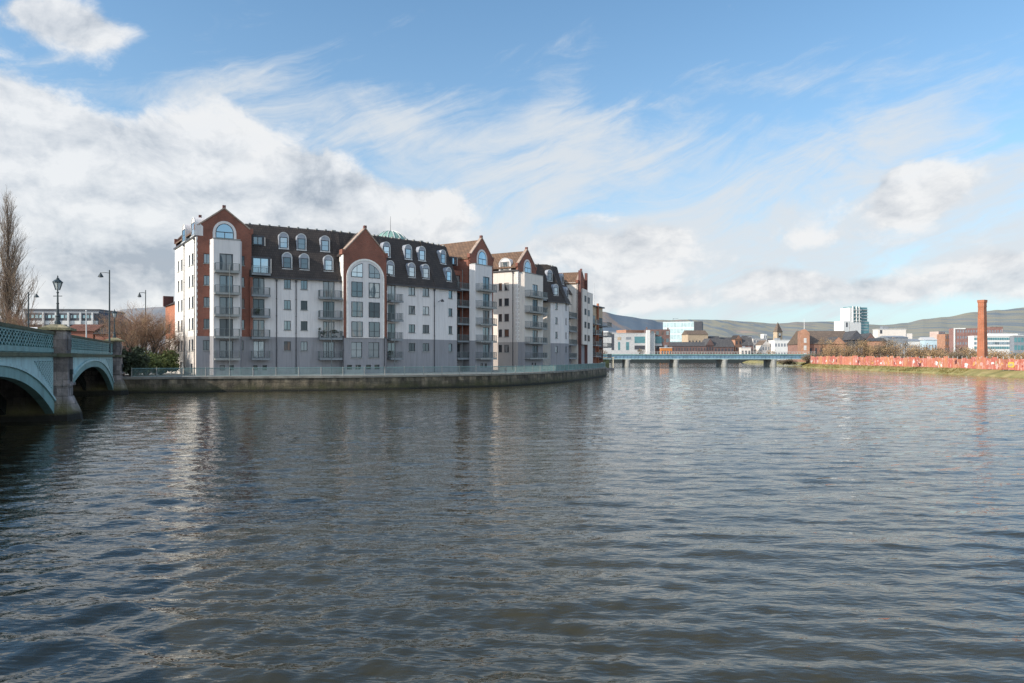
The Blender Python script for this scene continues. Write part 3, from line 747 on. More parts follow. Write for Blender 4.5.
mb.build('quoins', 'quoin', blk2)
mb = MB(); mb.fbox(FS, 0, 16.1, -0.1, 0.3, 20.41, 20.6); mb.build('eaves', 'pipe', blk2)
dormer(FS, FS.t(504.8), 20.6, lambda z: -0.1-(z-20.6)*0.6, blk2, w=2.6, h=2.4, mat='white')
# recessed balconies beside the gable
F5 = Fr(PX(550.5, 145), 145.0, 40)
t3r = w3
mb = MB(); ops5 = [(0.6, 2.4, f+0.06, f+2.42) for f in FL[:5]]
q5 = F3.p(w3, -1.2, 0); FR5 = Fr(q5.x, q5.y, 62); L5 = 4.2
mb = MB(); wall_panel(mb, FR5, 0, L5, BZ, 18.6, ops5); mb.build('recess_wall', 'cream', blk2)
mb = MB(); wall_panel(mb, FR5, 0, L5, GZ, BZ, ops5); mb.build('base_wall', 'grey', blk2)
for o, f in zip(ops5, FL): door(FR5, o, blk2); balcony(FR5, 0.1, L5-0.3, f, blk2, 0, 1.6)
# white facets with mansard
t5 = F5.t(564.5); F6 = F5.at(t5, 0, 75); t6 = F6.t(568.8)
for fr, L, pw in ((F5, t5, [(555.3, 557.6)]), (F6, t6, [(565.6, 566.6)])):
    wo = wrow(fr, pw, FL[1:4]); wb = wrow(fr, pw, FL[:1])
    mb = MB(); wall_panel(mb, fr, 0, L, BZ, EZ, wo); mb.build('rendered_wall', 'white', blk2)
    mb = MB(); wall_panel(mb, fr, 0, L, GZ, BZ, wb); mb.build('base_wall', 'grey', blk2)
    for o in wo+wb: window(fr, o, blk2, nv=0)
mb = MB(); q = F5.p(0, 0, 0)
mb.face([F5.p(0, 0, GZ), F5.p(0, -3, GZ), F5.p(0, -3, EZ), F5.p(0, 0, EZ)]); mb.build('wall_return', 'cream', blk2)
mansard(F5, -1.2, t5+0.1, blk2, dback=-9, mit0=0.5, mit1=-0.2); mansard(F6, -0.1, t6+0.5, blk2, dback=-7, mit0=0.3)
mb = MB(); z0, z1 = 18.6, 23.0
mb.hexa([FR5.p(-0.4, 0.1, z0), FR5.p(L5, 0.1, z0), FR5.p(L5, -6, z0), FR5.p(-0.4, -6, z0), FR5.p(-0.4, -1.6, z1), FR5.p(L5, -1.6, z1), FR5.p(L5, -6, z1), FR5.p(-0.4, -6, z1)])
mb.build('mansard_roof', 'slate', blk2)
dormer(F5, F5.t(549.3, dm(19.9)), 19.85, dm, blk2); dormer(F5, F5.t(555.5, dm(16.85)), 16.85, dm, blk2)
dormer(F6, F6.t(562.3, dm(19.9)), 19.85, dm, blk2, w=1.9); dormer(F6, F6.t(566.8, dm(16.85)), 16.85, dm, blk2, w=1.9)
# last recess + fourth gable
F7 = F6.at(t6, -1.3, 70); L7 = 7.0
ops7 = [(1.2, 5.2, f+0.06, f+2.42) for f in FL[:4]]
mb = MB(); wall_panel(mb, F7, 0, L7, BZ, 18.0, ops7); mb.build('recess_wall', 'cream', blk2)
mb = MB(); wall_panel(mb, F7, 0, L7, GZ, BZ, ops7); mb.build('base_wall', 'grey', blk2)
for o, f in zip(ops7, FL): door(F7, o, blk2, nv=2); balcony(F7, 0.3, L7-0.5, f, blk2, 0, 1.4)
mb = MB(); mb.hexa([F7.p(-0.4, 0.3, 18.0), F7.p(L7, 0.3, 18.0), F7.p(L7, -7, 18.0), F7.p(-0.4, -7, 18), F7.p(-0.4, -2.4, 22.2), F7.p(L7, -2.4, 22.2), F7.p(L7, -7, 22.2), F7.p(-0.4, -7, 22.2)])
mb.build('mansard_roof', 'slate', blk2)
F8 = F7.at(L7, 1.5, 70); w8 = 6.4
win8 = [(a, a+0.9, f+1.0, f+2.4) for a in () for f in FL[1:5]]
gable(F8, w8, 20.8, 23.6, blk2, ops=win8)
for o in win8: window(F8, o, blk2, nv=0)
mb = MB(); wall_panel(mb, F8, 0, w8, GZ, BZ, []); mb.build('base_wall', 'grey', blk2)
mb = MB(); mb.face([F8.p(0, 0, GZ), F8.p(0, -8, GZ), F8.p(0, -8, 20.8), F8.p(0, 0, 20.8)]); mb.build('gable_return', 'cream', blk2)
ridge_roof(F8, w8, 20.7, 23.5, blk2, 14)
mb = MB()
for a in (0.15, w8-0.65): mb.fbox(F8, a, a+0.5, 0.003, 0.6, GZ, 23.4)
mb.build('brick_pilaster', 'brick_dk', blk2)
mb = MB(); mb.fbox(F8, 1.3, w8-0.7, 0.004, 0.7, BZ, 19.5); mb.build('bay', 'cream', blk2)
mb = MB(); mb.fbox(F8, w8+0.2, w8+6.5, -7, 0.2, GZ, 19.3); mb.build('end_bay', 'cream', blk2)
for f in FL[1:5]: proud_window(F8, w8+1.5, w8+3.2, f+0.9, f+2.3, blk2, 0.2); proud_window(F8, 3.0, 4.4, f+0.9, f+2.3, blk2, 0.7)

# red and tan block past the white apartments
fx = PX(588.5, 186); F9 = Fr(fx, 186, 66)
red = thing('apartment_building', 'dark red and tan apartment block with balconies at the tip of the quay', 'building', (fx, 186, GZ))
mb = MB(); mb.fbox(F9, 0, 13, -9, 0, GZ, 11.5); mb.build('lower_wall', 'brick', red)
mb = MB(); mb.fbox(F9, 0.003, 12.6, -9, -0.05, 11.503, 17.6); mb.build('upper_wall', 'tan', red)
mb = MB(); mb.fbox(F9, -0.3, 13.3, -9.3, 0.4, 17.61, 17.95); mb.build('roof_slab', 'dkclad', red)
for k, f in enumerate((4.5, 7.4, 10.3, 13.0)):
    balcony(F9, 2.0, 6.0, f, red, 0, 1.6); balcony(F9, 8.5, 12.5, f-0.4, red, 0, 2.6)
    proud_window(F9, 2.6, 5.4, f+0.1, f+2.2, red, 0.0); proud_window(F9, 9, 12, f-0.3, f+1.9, red, 0.0)
mb = MB(); mb.fbox(F9, 7.0, 7.5, 0.01, 0.5, GZ, 18.6); mb.build('wall_column', 'brick_or', red)
mb = MB(); mb.tube(F9.p(8, -1, 17.9), F9.p(8, -1, 24.5), 0.12, 0.05); mb.build('mast', 'wframe', red)

for fr_, px_, d_, z_, rx_, rz_, lab in ((FA, 322, 0.75, FL[1], 0.55, 1.2, 'dark green potted shrub on the second balcony up, left of the central gable'),
        (FA, 336, 0.75, FL[1], 0.4, 0.9, 'smaller potted plant at the right end of a balcony beside the central gable'),
        (FB_, 391, 0.7, FL[0], 0.4, 0.9, 'dark potted plant on the lowest balcony right of the central gable'), (FA, 258, 0.6, FL[2], 0.35, 0.8, 'small potted plant on a balcony between the left gable and the white wall')):
    p_ = fr_.p(fr_.t(px_, d_), d_, z_+0.004); pp = thing('potted_plant', lab, 'plant', p_)
    m = MB(); m.lathe(p_, [(0.16, 0), (0.22, 0.32), (0.24, 0.34)], 10); m.build('pot', 'dkclad', pp)
    rg = random.Random(int(px_)); m = MB(); leafcloud(m, [Vector(p_)+Vector((rg.uniform(-rx_, rx_)*0.6, rg.uniform(-0.15, 0.15), 0.35+rz_*rg.random()*0.8)) for _ in range(6)], 160, 0.12, 0.14, rg); m.build('foliage', 'ivy', pp, keep=True)

# domed tower peeping over the roof
dm_ = thing('domed_tower', 'round tower with ribbed green dome and mast showing above the dark roof', 'tower', (PX(390.5, 170), 170, GZ))
c = (PX(390.5, 170), 170, 0)
mb = MB(); mb.lathe(c, [(4.7, GZ), (4.7, 29.0), (5.0, 29.05), (5.0, 29.5)], 32); mb.build('drum', 'conc', dm_)
mb = MB(); mb.lathe(c, [(4.6*math.cos(k*math.pi/2/10)+0.001, 29.5+4.5*math.sin(k*math.pi/2/10)) for k in range(11)], 32); do = mb.build('dome', 'copper', dm_, smooth=True)
mb = MB()
for k in range(16):
    a = 2*math.pi*k/16
    for j in range(9):
        p = [Vector((c[0]+4.68*math.cos(e)*math.cos(a), c[1]+4.68*math.cos(e)*math.sin(a), 29.5+4.58*math.sin(e))) for e in (j*math.pi/20, (j+1)*math.pi/20)]
        mb.tube(p[0], p[1], 0.09, n=4)
mb.build('rib', 'wframe', do)
mb = MB(); mb.tube((c[0], c[1], 33.9), (c[0], c[1], 37.5), 0.07, 0.03); mb.build('mast', 'pipe', dm_)

# ------------------------------------------------------------------ quay
Q = [(-135, 66), (-90, 74), (-45.6, 86.2), (-36.9, 88.8), (-19.5, 94.0), (-3.9, 103.2), (2.0, 110.6), (9.5, 126), (15.9, 146), (20.2, 161), (22.3, 171), (22.8, 175), (22.7, 181), (23.2, 200), (27, 250), (40, 326), (46, 420), (60, 558)]
def smooth_poly(pts, n=4):
    out = []
    for i in range(len(pts)-1):
        p0 = pts[max(0, i-1)]; p1 = pts[i]; p2 = pts[i+1]; p3 = pts[min(len(pts)-1, i+2)]
        for k in range(n):
            t = k/n
            out.append(tuple(0.5*((2*p1[j])+(-p0[j]+p2[j])*t+(2*p0[j]-5*p1[j]+4*p2[j]-p3[j])*t*t+(-p0[j]+3*p1[j]-3*p2[j]+p3[j])*t**3) for j in (0, 1)))
    out.append(pts[-1]); return out
QS = smooth_poly(Q)
QN = [p for p in QS if -46.5 < p[0] and p[1] < 182]
def offs(pts, d):
    out = []
    for i, p in enumerate(pts):
        a = pts[max(0, i-1)]; b = pts[min(len(pts)-1, i+1)]
        tx, ty = b[0]-a[0], b[1]-a[1]; l = math.hypot(tx, ty) or 1
        out.append((p[0]+ty/l*d, p[1]-tx/l*d))
    return out
def strip(mb, A, B, za, zb, mi=0):
    for i in range(len(A)-1): mb.face([(*A[i], za), (*A[i+1], za), (*B[i+1], zb), (*B[i], zb)], mi)
mb = MB(); bot = offs(QS, 0.25)
strip(mb, bot, QS, -1.5, 1.62)
mb.build('quay_wall', 'quay', None, kind='structure')
mb = MB(); o1, o2 = offs(QS, 0.12), offs(QS, -0.7)
strip(mb, o1, o1, 1.62, 1.87); strip(mb, o1, o2, 1.87, 1.87); strip(mb, o1, QS, 1.62, 1.62)
mb.build('quay_kerb', 'copingq', None, kind='structure')
# railing along the quay
RL = offs(QN, -0.25)
rail = thing('quay_railing', 'long teal barred railing on white posts along the top of the quay wall', 'railing', (RL[0][0], RL[0][1], GZ))
seg = []; acc = 0
for a, b in zip(RL, RL[1:]): seg.append((acc, a, b)); acc += math.hypot(b[0]-a[0], b[1]-a[1])
def on(s):
    for st, a, b in reversed(seg):
        if s >= st:
            l = math.hypot(b[0]-a[0], b[1]-a[1]); k = min(1, (s-st)/l) if l else 0
            return Vector((a[0]+(b[0]-a[0])*k, a[1]+(b[1]-a[1])*k, 0))
    return Vector((*RL[0], 0))
zt = 1.87
mb = MB(); n = int(acc/0.135)
for k in range(n):
    p = on(k*acc/n); mb.tube((p.x, p.y, zt+0.12), (p.x, p.y, zt+1.02), 0.026, n=4, caps=False)
mb.build('bars', 'teal_rail', rail)
mb = MB(); m2 = 90
for k in range(m2):
    a, b = on(k*acc/m2), on((k+1)*acc/m2)
    for z, r in ((zt+1.05, 0.045), (zt+0.11, 0.03)): mb.tube((a.x, a.y, z), (b.x, b.y, z), r, n=6)
mb.build('rails', 'teal_rail', rail)
s = 0.0
while s < acc:
    p = on(s); mb = MB(); mb.tube((p.x, p.y, zt+0.002), (p.x, p.y, zt+1.16), 0.06, 0.05, n=6); mb.build('post', 'slab', rail); s += 2.75

# ------------------------------------------------------------------ land, banks, water
RB = [(70, -60), (88, 0), (96, 80), (104.5, 147), (108.5, 175), (111.7, 201), (116.5, 250), (121.6, 300), (131, 322), (140, 345), (162, 420), (178, 558)]
mb = MB()
Lpts = [*offs(QS, -0.6)]
for i in range(len(Lpts)-1):
    a, b = Lpts[i], Lpts[i+1]
    mb.face([(*a, GZ), (*b, GZ), (-700, b[1]+ (200 if i > 20 else 60), GZ), (-700, a[1]+(200 if i-1 > 20 else 60), GZ)])
RBo = offs(RB, 6.0)
for i in range(len(RB)-1):
    a, b = RBo[i], RBo[i+1]
    mb.face([(*a, 1.8), (900, a[1], 1.8), (900, b[1], 1.8), (*b, 1.8)])
mb.face([(-9000, 558, 1.9), (9000, 558, 1.9), (9000, 9000, 1.9), (-9000, 9000, 1.9)])
mb.face([(-9000, -400, 1.2), (-700, -400, 1.2), (-700, 557, 1.7), (-9000, 557, 1.7)]); mb.face([(900, -400, 1.2), (9000, -400, 1.2), (9000, 557, 1.7), (900, 557, 1.7)])
mb.build('ground', 'paving', None, keep=False, kind='structure')
# grassy right bank: uneven slope
mb = MB(); RS = smooth_poly(RB, 10)
e0, e1, e2, e3 = offs(RS, -0.8), offs(RS, 0.5), offs(RS, 3.2), offs(RS, 7.0)
rr = random.Random(3); j = lambda p, z, s: (p[0]+rr.uniform(-s, s), p[1]+rr.uniform(-s, s), z+rr.uniform(-s, s)*0.3)
rows = [[(p[0], p[1], -0.6) for p in e0], [j(p, 0.25, 0.4) for p in e1], [j(p, 1.35, 0.5) for p in e2], [(p[0], p[1], 1.86) for p in e3]]
for A, B in zip(rows, rows[1:]):
    for i in range(len(A)-1): mb.face([A[i], B[i], B[i+1], A[i+1]])
mb.build('river_bank', 'grass', None, kind='structure')
mb = MB()
for i in range(len(RS)*14):
    k = rr.randrange(40, len(RS)-14); p = e1[k]; q = e2[k]; f = rr.random()
    k2 = rr.random(); pn, qn = e1[min(k+1, len(RS)-1)], e2[min(k+1, len(RS)-1)]
    x = (p[0]*(1-f)+q[0]*f)*(1-k2)+(pn[0]*(1-f)+qn[0]*f)*k2; y = (p[1]*(1-f)+q[1]*f)*(1-k2)+(pn[1]*(1-f)+qn[1]*f)*k2; z = 0.1+1.1*f
    for b in range(5):
        a = rr.uniform(0, 6.28); h = rr.uniform(0.25, 0.6)
        mb.face([(x-0.12, y, z), (x+0.12, y, z), (x+0.3*math.cos(a), y+0.3*math.sin(a), z+h)])
mb.build('rough_grass', 'grass', None, keep=True, kind='stuff', label='rough yellow green grass on the bank below the red hoarding', category='grass')

# water: displaced sheet, fine near the viewer's bank and coarser away
def make_water():
    rows = [1.5]
    while rows[-1] < 5200: rows.append(rows[-1]*(1.0075 if rows[-1] < 200 else 1.03))
    ys = np.array(rows); k = np.tan(np.linspace(-1.12, 1.12, 420))
    Y = np.repeat(ys[:, None], len(k), 1); X = ys[:, None]*k[None, :]
    Z = np.zeros_like(X); r = np.random.RandomState(5)
    amp_sum = 0
    fade = np.clip(1-(Y-60)/220, 0.0, 1)
    # slow patchiness so that calm and ruffled areas alternate
    def blob(sc, seed):
        q = np.random.RandomState(seed); o = np.zeros_like(X)
        for _ in range(7):
            a = q.uniform(0, 6.28); o += np.sin((X*np.cos(a)+Y*np.sin(a))*sc*q.uniform(0.6, 1.6)+q.uniform(0, 6.28))
        return o/7
    patch = 1+0.5*blob(0.10, 2)+0.3*blob(0.3, 9)
    left = 1/(1+np.exp((X+0.16*Y+2.2)/1.6))          # wake rolling in from the bridge side
    wob = 0.7*blob(0.5, 11)
    for L, A, th, spread, nw in ((4.6, 0.006, 1.35, 0.4, 6), (2.2, 0.0085, 1.45, 0.4, 8), (1.15, 0.0085, 1.55, 0.5, 10), (0.6, 0.006, 1.6, 0.7, 10)):
        for _ in range(nw):
            a = th+r.normal(0, spread); l = L*r.uniform(0.7, 1.4); kk = 2*math.pi/l
            ph = r.uniform(0, 6.28)
            w = np.sin((X*np.cos(a)+Y*np.sin(a))*kk+ph+wob*2.0/l**0.5)
            Z += A/math.sqrt(nw)*1.6*(w+0.35*np.cos(2*((X*np.cos(a)+Y*np.sin(a))*kk+ph)))*patch
    # crossing wake
    for a, l, A in ((2.05, 1.5, 0.015), (2.4, 1.0, 0.009), (1.0, 1.25, 0.009), (1.6, 2.4, 0.012)):
        kk = 2*math.pi/l; Z += left*A*np.sin((X*np.cos(a)+Y*np.sin(a))*kk+wob*2.4)*np.clip(0.4+patch*0.7, 0, 2)*np.clip(1.2-Y/70, 0.15, 1)
    Z *= fade
    Z[:, 0] = 0; Z[:, -1] = 0; Z[0] = 0; Z[-1] = 0
    nv = X.size; V = np.stack([X, Y, Z], -1).reshape(-1, 3)
    nr, nc = X.shape
    idx = np.arange(nv).reshape(nr, nc)
    Fq = np.stack([idx[:-1, :-1], idx[:-1, 1:], idx[1:, 1:], idx[1:, :-1]], -1).reshape(-1, 4)
    verts = V.tolist(); faces = Fq.tolist()
    b = len(verts)
    verts += [(-5200, 5200, 0), (-5200, -5200, 0), (5200, -5200, 0), (5200, 5200, 0)]
    lcol = idx[:, 0].tolist(); rcol = idx[:, -1].tolist()
    verts += [(-5200*2.2, 5200, 0), (5200*2.2, 5200, 0), (-11440, -5200, 0), (11440, -5200, 0)]
    faces += [tuple(lcol)+(b+6,), tuple(rcol[::-1])+(b+7,)][:0]
    # rim: fans to the left, right and back
    faces += [(lcol[i], lcol[i+1], b+6) for i in range(0, nr-1)]
    faces += [(rcol[i+1], rcol[i], b+7) for i in range(0, nr-1)]
    faces += [(idx[0, i+1], idx[0, i], b+6) for i in range(nc//2)] + [(idx[0, i+1], idx[0, i], b+7) for i in range(nc//2, nc-1)]
    faces += [(idx[0, nc//2], b+6, b+7)]
    me = bpy.data.meshes.new('water'); me.from_pydata(verts, [], faces); me.validate(); me.update()
    me.polygons.foreach_set('use_smooth', [True]*len(me.polygons))
    o = bpy.data.objects.new('water', me); COL.objects.link(o); o['kind'] = 'structure'
    m, nt, bs = new_mat('river_water')
    bs.inputs['IOR'].default_value = 1.45; bs.inputs['Roughness'].default_value = 0.02; bs.inputs['Specular Tint'].default_value = (0.80, 0.92, 1.0, 1)
    n0 = tex_noise(nt, 0.05, 4, 0.6, obj_vec(nt))
    nt.links.new(ramp(nt, n0, [(0.35, (0.028, 0.028, 0.018)), (0.65, (0.062, 0.053, 0.028))]), bs.inputs['Base Color'])
    nA = tex_noise(nt, 1.1, 2, 0.5, obj_vec(nt, (0.42, 1.3, 1), (0, 0, 0.10)), 0.5)
    nB = tex_noise(nt, 3.0, 2, 0.5, obj_vec(nt, (0.45, 1.25, 1), (0, 0, -0.14)), 0.4)
    nC = tex_noise(nt, 9.0, 1, 0.5, obj_vec(nt, (0.55, 1.2, 1), (0, 0, 0.25)), 0.3)
    nD = tex_noise(nt, 0.33, 2, 0.5, obj_vec(nt, (0.6, 1.3, 1), (0, 0, -0.1)), 0.4)
    hsum = math_n(nt, 'ADD', math_n(nt, 'ADD', math_n(nt, 'MULTIPLY', nA, 0.042), math_n(nt, 'MULTIPLY', nB, 0.024)), math_n(nt, 'ADD', math_n(nt, 'MULTIPLY', nC, 0.0105), math_n(nt, 'MULTIPLY', nD, 0.07)))
    bp = nt.nodes.new('ShaderNodeBump'); bp.inputs['Strength'].default_value = 1.0; bp.inputs['Distance'].default_value = 1.0
    nt.links.new(hsum, bp.inputs['Height']); nt.links.new(bp.outputs[0], bs.inputs['Normal'])
    me.materials.append(m)
make_water()

# ------------------------------------------------------------------ teal iron bridge on the left
BR = Fr(-31.35, 49.5, 113.7)
TS = 37.7                                    # pier spacing
ZC, ZP = 4.45, 6.0                           # cornice and parapet heights
bridge = thing('road_bridge', 'teal cast iron arch bridge with granite piers crossing in from the left', 'bridge', (-31.35, 49.5, 0))
def arcz(tau, z0, zc): return z0+(zc-z0)*(1-abs(tau)**2.3)
DW = 13.0
for s in (-1, 0):
    a, b = s*TS+1.0, (s+1)*TS-1.0
    N = 28; ts = [a+(b-a)*k/N for k in range(N+1)]; tau = [(-1+2*k/N) for k in range(N+1)]
    zi = [arcz(x, 0.35, 3.4) for x in tau]; ze = [arcz(x, 1.35, 4.05) for x in tau]
    for di, (d1, d0) in enumerate(((0.10, -0.4), (-2.6, -2.9), (-5.0, -5.3), (-7.6, -7.9), (-10.2, -10.5), (-DW+0.4, -DW-0.1))):
        m = MB()
        for k in range(N):
            m.hexa([BR.p(ts[k], d1, zi[k]), BR.p(ts[k+1], d1, zi[k+1]), BR.p(ts[k+1], d0, zi[k+1]), BR.p(ts[k], d0, zi[k]),
                    BR.p(ts[k], d1, ze[k]), BR.p(ts[k+1], d1, ze[k+1]), BR.p(ts[k+1], d0, ze[k+1]), BR.p(ts[k], d0, ze[k])])
        m.build('arch_rib', 'teal' if di in (0, 5) else 'near_black', bridge)  # inner ribs near black: shade under the arches put into their colour
    # spandrel plate, set back from the ring
    for d1, d0 in ((0.02, -0.1), (-DW+0.1, -DW-0.02)):
        m = MB()
        for k in range(N):
            m.hexa([BR.p(ts[k], d1, ze[k]-0.1), BR.p(ts[k+1], d1, ze[k+1]-0.1), BR.p(ts[k+1], d0, ze[k+1]-0.1), BR.p(ts[k], d0, ze[k]-0.1),
                    BR.p(ts[k], d1, ZC-0.13), BR.p(ts[k+1], d1, ZC-0.13), BR.p(ts[k+1], d0, ZC-0.13), BR.p(ts[k], d0, ZC-0.13)])
        m.build('spandrel', 'teal_lt', bridge)
    # raised outer moulding of the ring
    m = MB()
    for k in range(N):
        m.hexa([BR.p(ts[k], 0.2, ze[k]-0.12), BR.p(ts[k+1], 0.2, ze[k+1]-0.12), BR.p(ts[k+1], 0.02, ze[k+1]-0.12), BR.p(ts[k], 0.02, ze[k]-0.12),
                BR.p(ts[k], 0.2, ze[k]+0.05), BR.p(ts[k+1], 0.2, ze[k+1]+0.05), BR.p(ts[k+1], 0.02, ze[k+1]+0.05), BR.p(ts[k], 0.02, ze[k]+0.05)])
    m.build('arch_moulding', 'teal_lt', bridge)
    # pierced triangular panels in the spandrel corners
    for sg, t0 in ((1, a), (-1, b)):
        m = MB(); L = 7.0
        top = ZC-0.4
        def zl(x): return arcz(-1+2*x/(b-a), 1.35, 4.05)+0.35
        def zl(x): return 2.15+(top-2.15)*(x-0.5)/6.0
        tri = [(t0+sg*0.5, top), (t0+sg*0.5, 2.15), (t0+sg*6.5, top)]
        if sg < 0: tri = tri[::-1]
        m.prism(BR, tri, 0.021, 0.04); tp = m.build('pierced_panel', 'teal_dk', bridge)
        m = MB()
        for k in range(15):
            x = 0.5+k*0.42; zb = zl(x)
            if zb > top-0.1: break
            z = zb; 
            while z < top-0.1:
                m.tube(BR.p(t0+sg*x, 0.05, z), BR.p(t0+sg*(x+0.38), 0.05, min(z+0.26, top)), 0.028, n=4); m.tube(BR.p(t0+sg*(x+0.38), 0.05, z), BR.p(t0+sg*x, 0.05, min(z+0.26, top)), 0.028, n=4); z += 0.26
        if m.v: m.build('lattice', 'teal_lt', tp)
    # parapet with diagonal lattice
    for front in (True, False):
        d = 0.0 if front else -DW
        m = MB(); m.fbox(BR, a-0.2, b+0.2, d-0.12, d-0.06, ZC+0.1, ZC+0.50)
        m.fbox(BR, a-0.2, b+0.2, d-0.06, d+0.04, ZC+0.16, ZC+0.42); m.fbox(BR, a-0.2, b+0.2, d-0.12, d+0.03, ZP-0.3, ZP-0.181)
        par = m.build('parapet', 'teal', bridge)
        m = MB(); m.fbox(BR, a-0.2, b+0.2, d-0.2, d+0.12, ZP-0.18, ZP); m.build('coping', 'mosscop', par)
        if front:
            m = MB(); x = a; hz = ZP-0.31-(ZC+0.50); st = 0.72
            while x < b-0.3:
                for z in (ZC+0.50, ZC+0.50+hz/2):
                    h2 = hz/2
                    m.tube(BR.p(x, -0.02, z), BR.p(x+st, -0.02, z+h2), 0.05, n=4, caps=False); m.tube(BR.p(x+st, -0.02, z), BR.p(x, -0.02, z+h2), 0.05, n=4, caps=False)
                x += st
            m.build('lattice', 'teal', par)
            m = MB(); m.fbox(BR, a-0.2, b+0.2, -0.119, -0.09, ZC+0.501, ZP-0.301); m.build('backing', 'teal_dk', par)
        m = MB(); m.fbox(BR, a-0.2, b+0.2, d-0.3, d+0.28, ZC-0.12, ZC+0.09); m.build('cornice', 'mosscop', bridge)
m = MB(); m.fbox(BR, -TS-30, TS+16, -DW+0.15, -0.15, 4.2, 4.75); m.build('deck', 'asphalt', bridge)
for s in (-1, 0, 1):
    t = s*TS
    m = MB()
    # shaft with tapering splayed foot and cutwater
    P = BR.p; fw = 1.15
    m.fbox(BR, t-fw, t+fw, -DW-0.9, 0.85, 1.6, ZC-0.15)
    for (z0, e0_), (z1, e1_) in (((-1.0, 0.62), (0.4, 0.5)), ((0.4, 0.5), (1.1, 0.28)), ((1.1, 0.28), (1.6, 0.12))):
        n0 = [(t-fw-e0_*0.5, -DW-1), (t+fw+e0_*0.5, -DW-1), (t+fw+e0_*0.5, 0.85), (t+0.5, 0.85+e0_*1.3), (t-0.5, 0.85+e0_*1.3), (t-fw-e0_*0.5, 0.85)]
        n1 = [(t-fw-e1_*0.5, -DW-1), (t+fw+e1_*0.5, -DW-1), (t+fw+e1_*0.5, 0.85), (t+0.5, 0.85+e1_*1.3), (t-0.5, 0.85+e1_*1.3), (t-fw-e1_*0.5, 0.85)]
        for k in range(6):
            k2 = (k+1) % 6; m.face([P(*n0[k], z0), P(*n0[k2], z0), P(*n1[k2], z1), P(*n1[k], z1)])
        m.face([P(*q, z1) for q in n1])
    m.fbox(BR, t-fw-0.12, t+fw+0.12, -0.3, 1.0, 2.35, 2.5)
    pier = m.build('pier', 'pierstone', bridge)
    m = MB(); m.fbox(BR, t-fw-0.25, t+fw+0.25, -0.5, 1.1, ZC-0.15, ZC+0.1); m.build('string_course', 'mosscop', pier)
    m = MB(); m.fbox(BR, t-fw+0.1, t+fw-0.1, -0.55, 0.75, ZC+0.1, ZP+0.12)
    m.fbox(BR, t-fw+0.4, t+fw-0.4, 0.75, 0.82, ZC+0.35, ZP-0.2)
    m.build('pedestal', 'pierstone', pier)
    m = MB(); z = ZP+0.12
    m.fbox(BR, t-fw-0.2, t+fw+0.2, -0.85, 1.05, z, z+0.16)
    a_, b_ = (t-fw-0.1, -0.75), (t+fw+0.1, 0.95)
    m.hexa([P(a_[0], b_[1], z+0.16), P(b_[0], b_[1], z+0.16), P(b_[0], a_[1], z+0.16), P(a_[0], a_[1], z+0.16),
            P(t-0.35, 0.45, z+0.42), P(t+0.35, 0.45, z+0.42), P(t+0.35, -0.25, z+0.42), P(t-0.35, -0.25, z+0.42)])
    m.build('cap', 'capstone', pier)
    m = MB(); m.fbox(BR, t-0.25, t+0.25, 0.853, 1.0, 3.1, 3.45); m.fbox(BR, t-0.05, t+0.05, 0.853, 0.95, 2.6, 3.1); m.build('bracket', 'near_black', pier)
# abutment block and approach behind the last pier
m = MB(); m.fbox(BR, TS+1.3, TS+16, -DW, -0.1, -0.5, ZC-0.1); m.build('abutment', 'pierstone', bridge)
m = MB(); m.fbox(BR, TS+1.2, TS+16, -0.35, 0.0, ZC-0.098, ZP-0.2); m.build('approach_parapet', 'pierstone', bridge)

# ------------------------------------------------------------------ lamps
def ornate_lamp(loc, label, hgt=3.4):
    x, y, z = loc
    o = thing('bridge_lamp', label, 'street lamp', loc, 'lantern lamps on the bridge piers')
    k = hgt/3.4*0.93
    m = MB(); m.lathe(loc, [(r*0.8, h*k) for r, h in ((0.24, 0), (0.24, 0.18), (0.17, 0.24), (0.15, 0.55), (0.2, 0.6), (0.11, 0.72), (0.085, 1.5), (0.12, 1.55), (0.075, 1.62), (0.06, 2.3), (0.11, 2.36), (0.05, 2.45), (0.05, 2.55))], 10); m.build('column', 'lamp', o, smooth=False)
    m = MB(); m.tube((x-0.3, y, z+2.1*k), (x+0.3, y, z+2.1*k), 0.025, n=6); m.build('ladder_bar', 'lamp', o)
    m = MB(); m.lathe((x, y, z+2.55*k), [(0.13, 0.0), (0.29, 0.5)], 6); m.build('lantern_glass', 'lampglass', o)
    m = MB()
    for q in range(6):
        a = q*math.pi/3; m.tube((x+0.14*math.cos(a), y+0.14*math.sin(a), z+2.55*k), (x+0.305*math.cos(a), y+0.305*math.sin(a), z+2.55*k+0.5), 0.022, n=4)
    m.lathe((x, y, z+2.55*k+0.5), [(0.33, 0), (0.33, 0.05), (0.17, 0.2), (0.12, 0.22), (0.1, 0.3), (0.03, 0.36), (0.045, 0.42), (0.01, 0.52)], 8); m.build('lantern_top', 'lamp', o)
    return o
pz = ZP+0.12+0.42
la = BR.p(0, 0.1, pz)
lamp1 = ornate_lamp(la, 'ornate black lantern lamp on the nearer granite bridge pier')
lamp2 = copy_tree(lamp1); lamp2.location = BR.p(TS, 0.1, pz); lamp2['label'] = 'ornate black lantern lamp on the farther granite bridge pier by the bare bush'
lamp3 = copy_tree(lamp1); lamp3.location = BR.p(-TS, 0.1, pz); lamp3['label'] = 'ornate black lantern lamp on the bridge pier out at the far left'

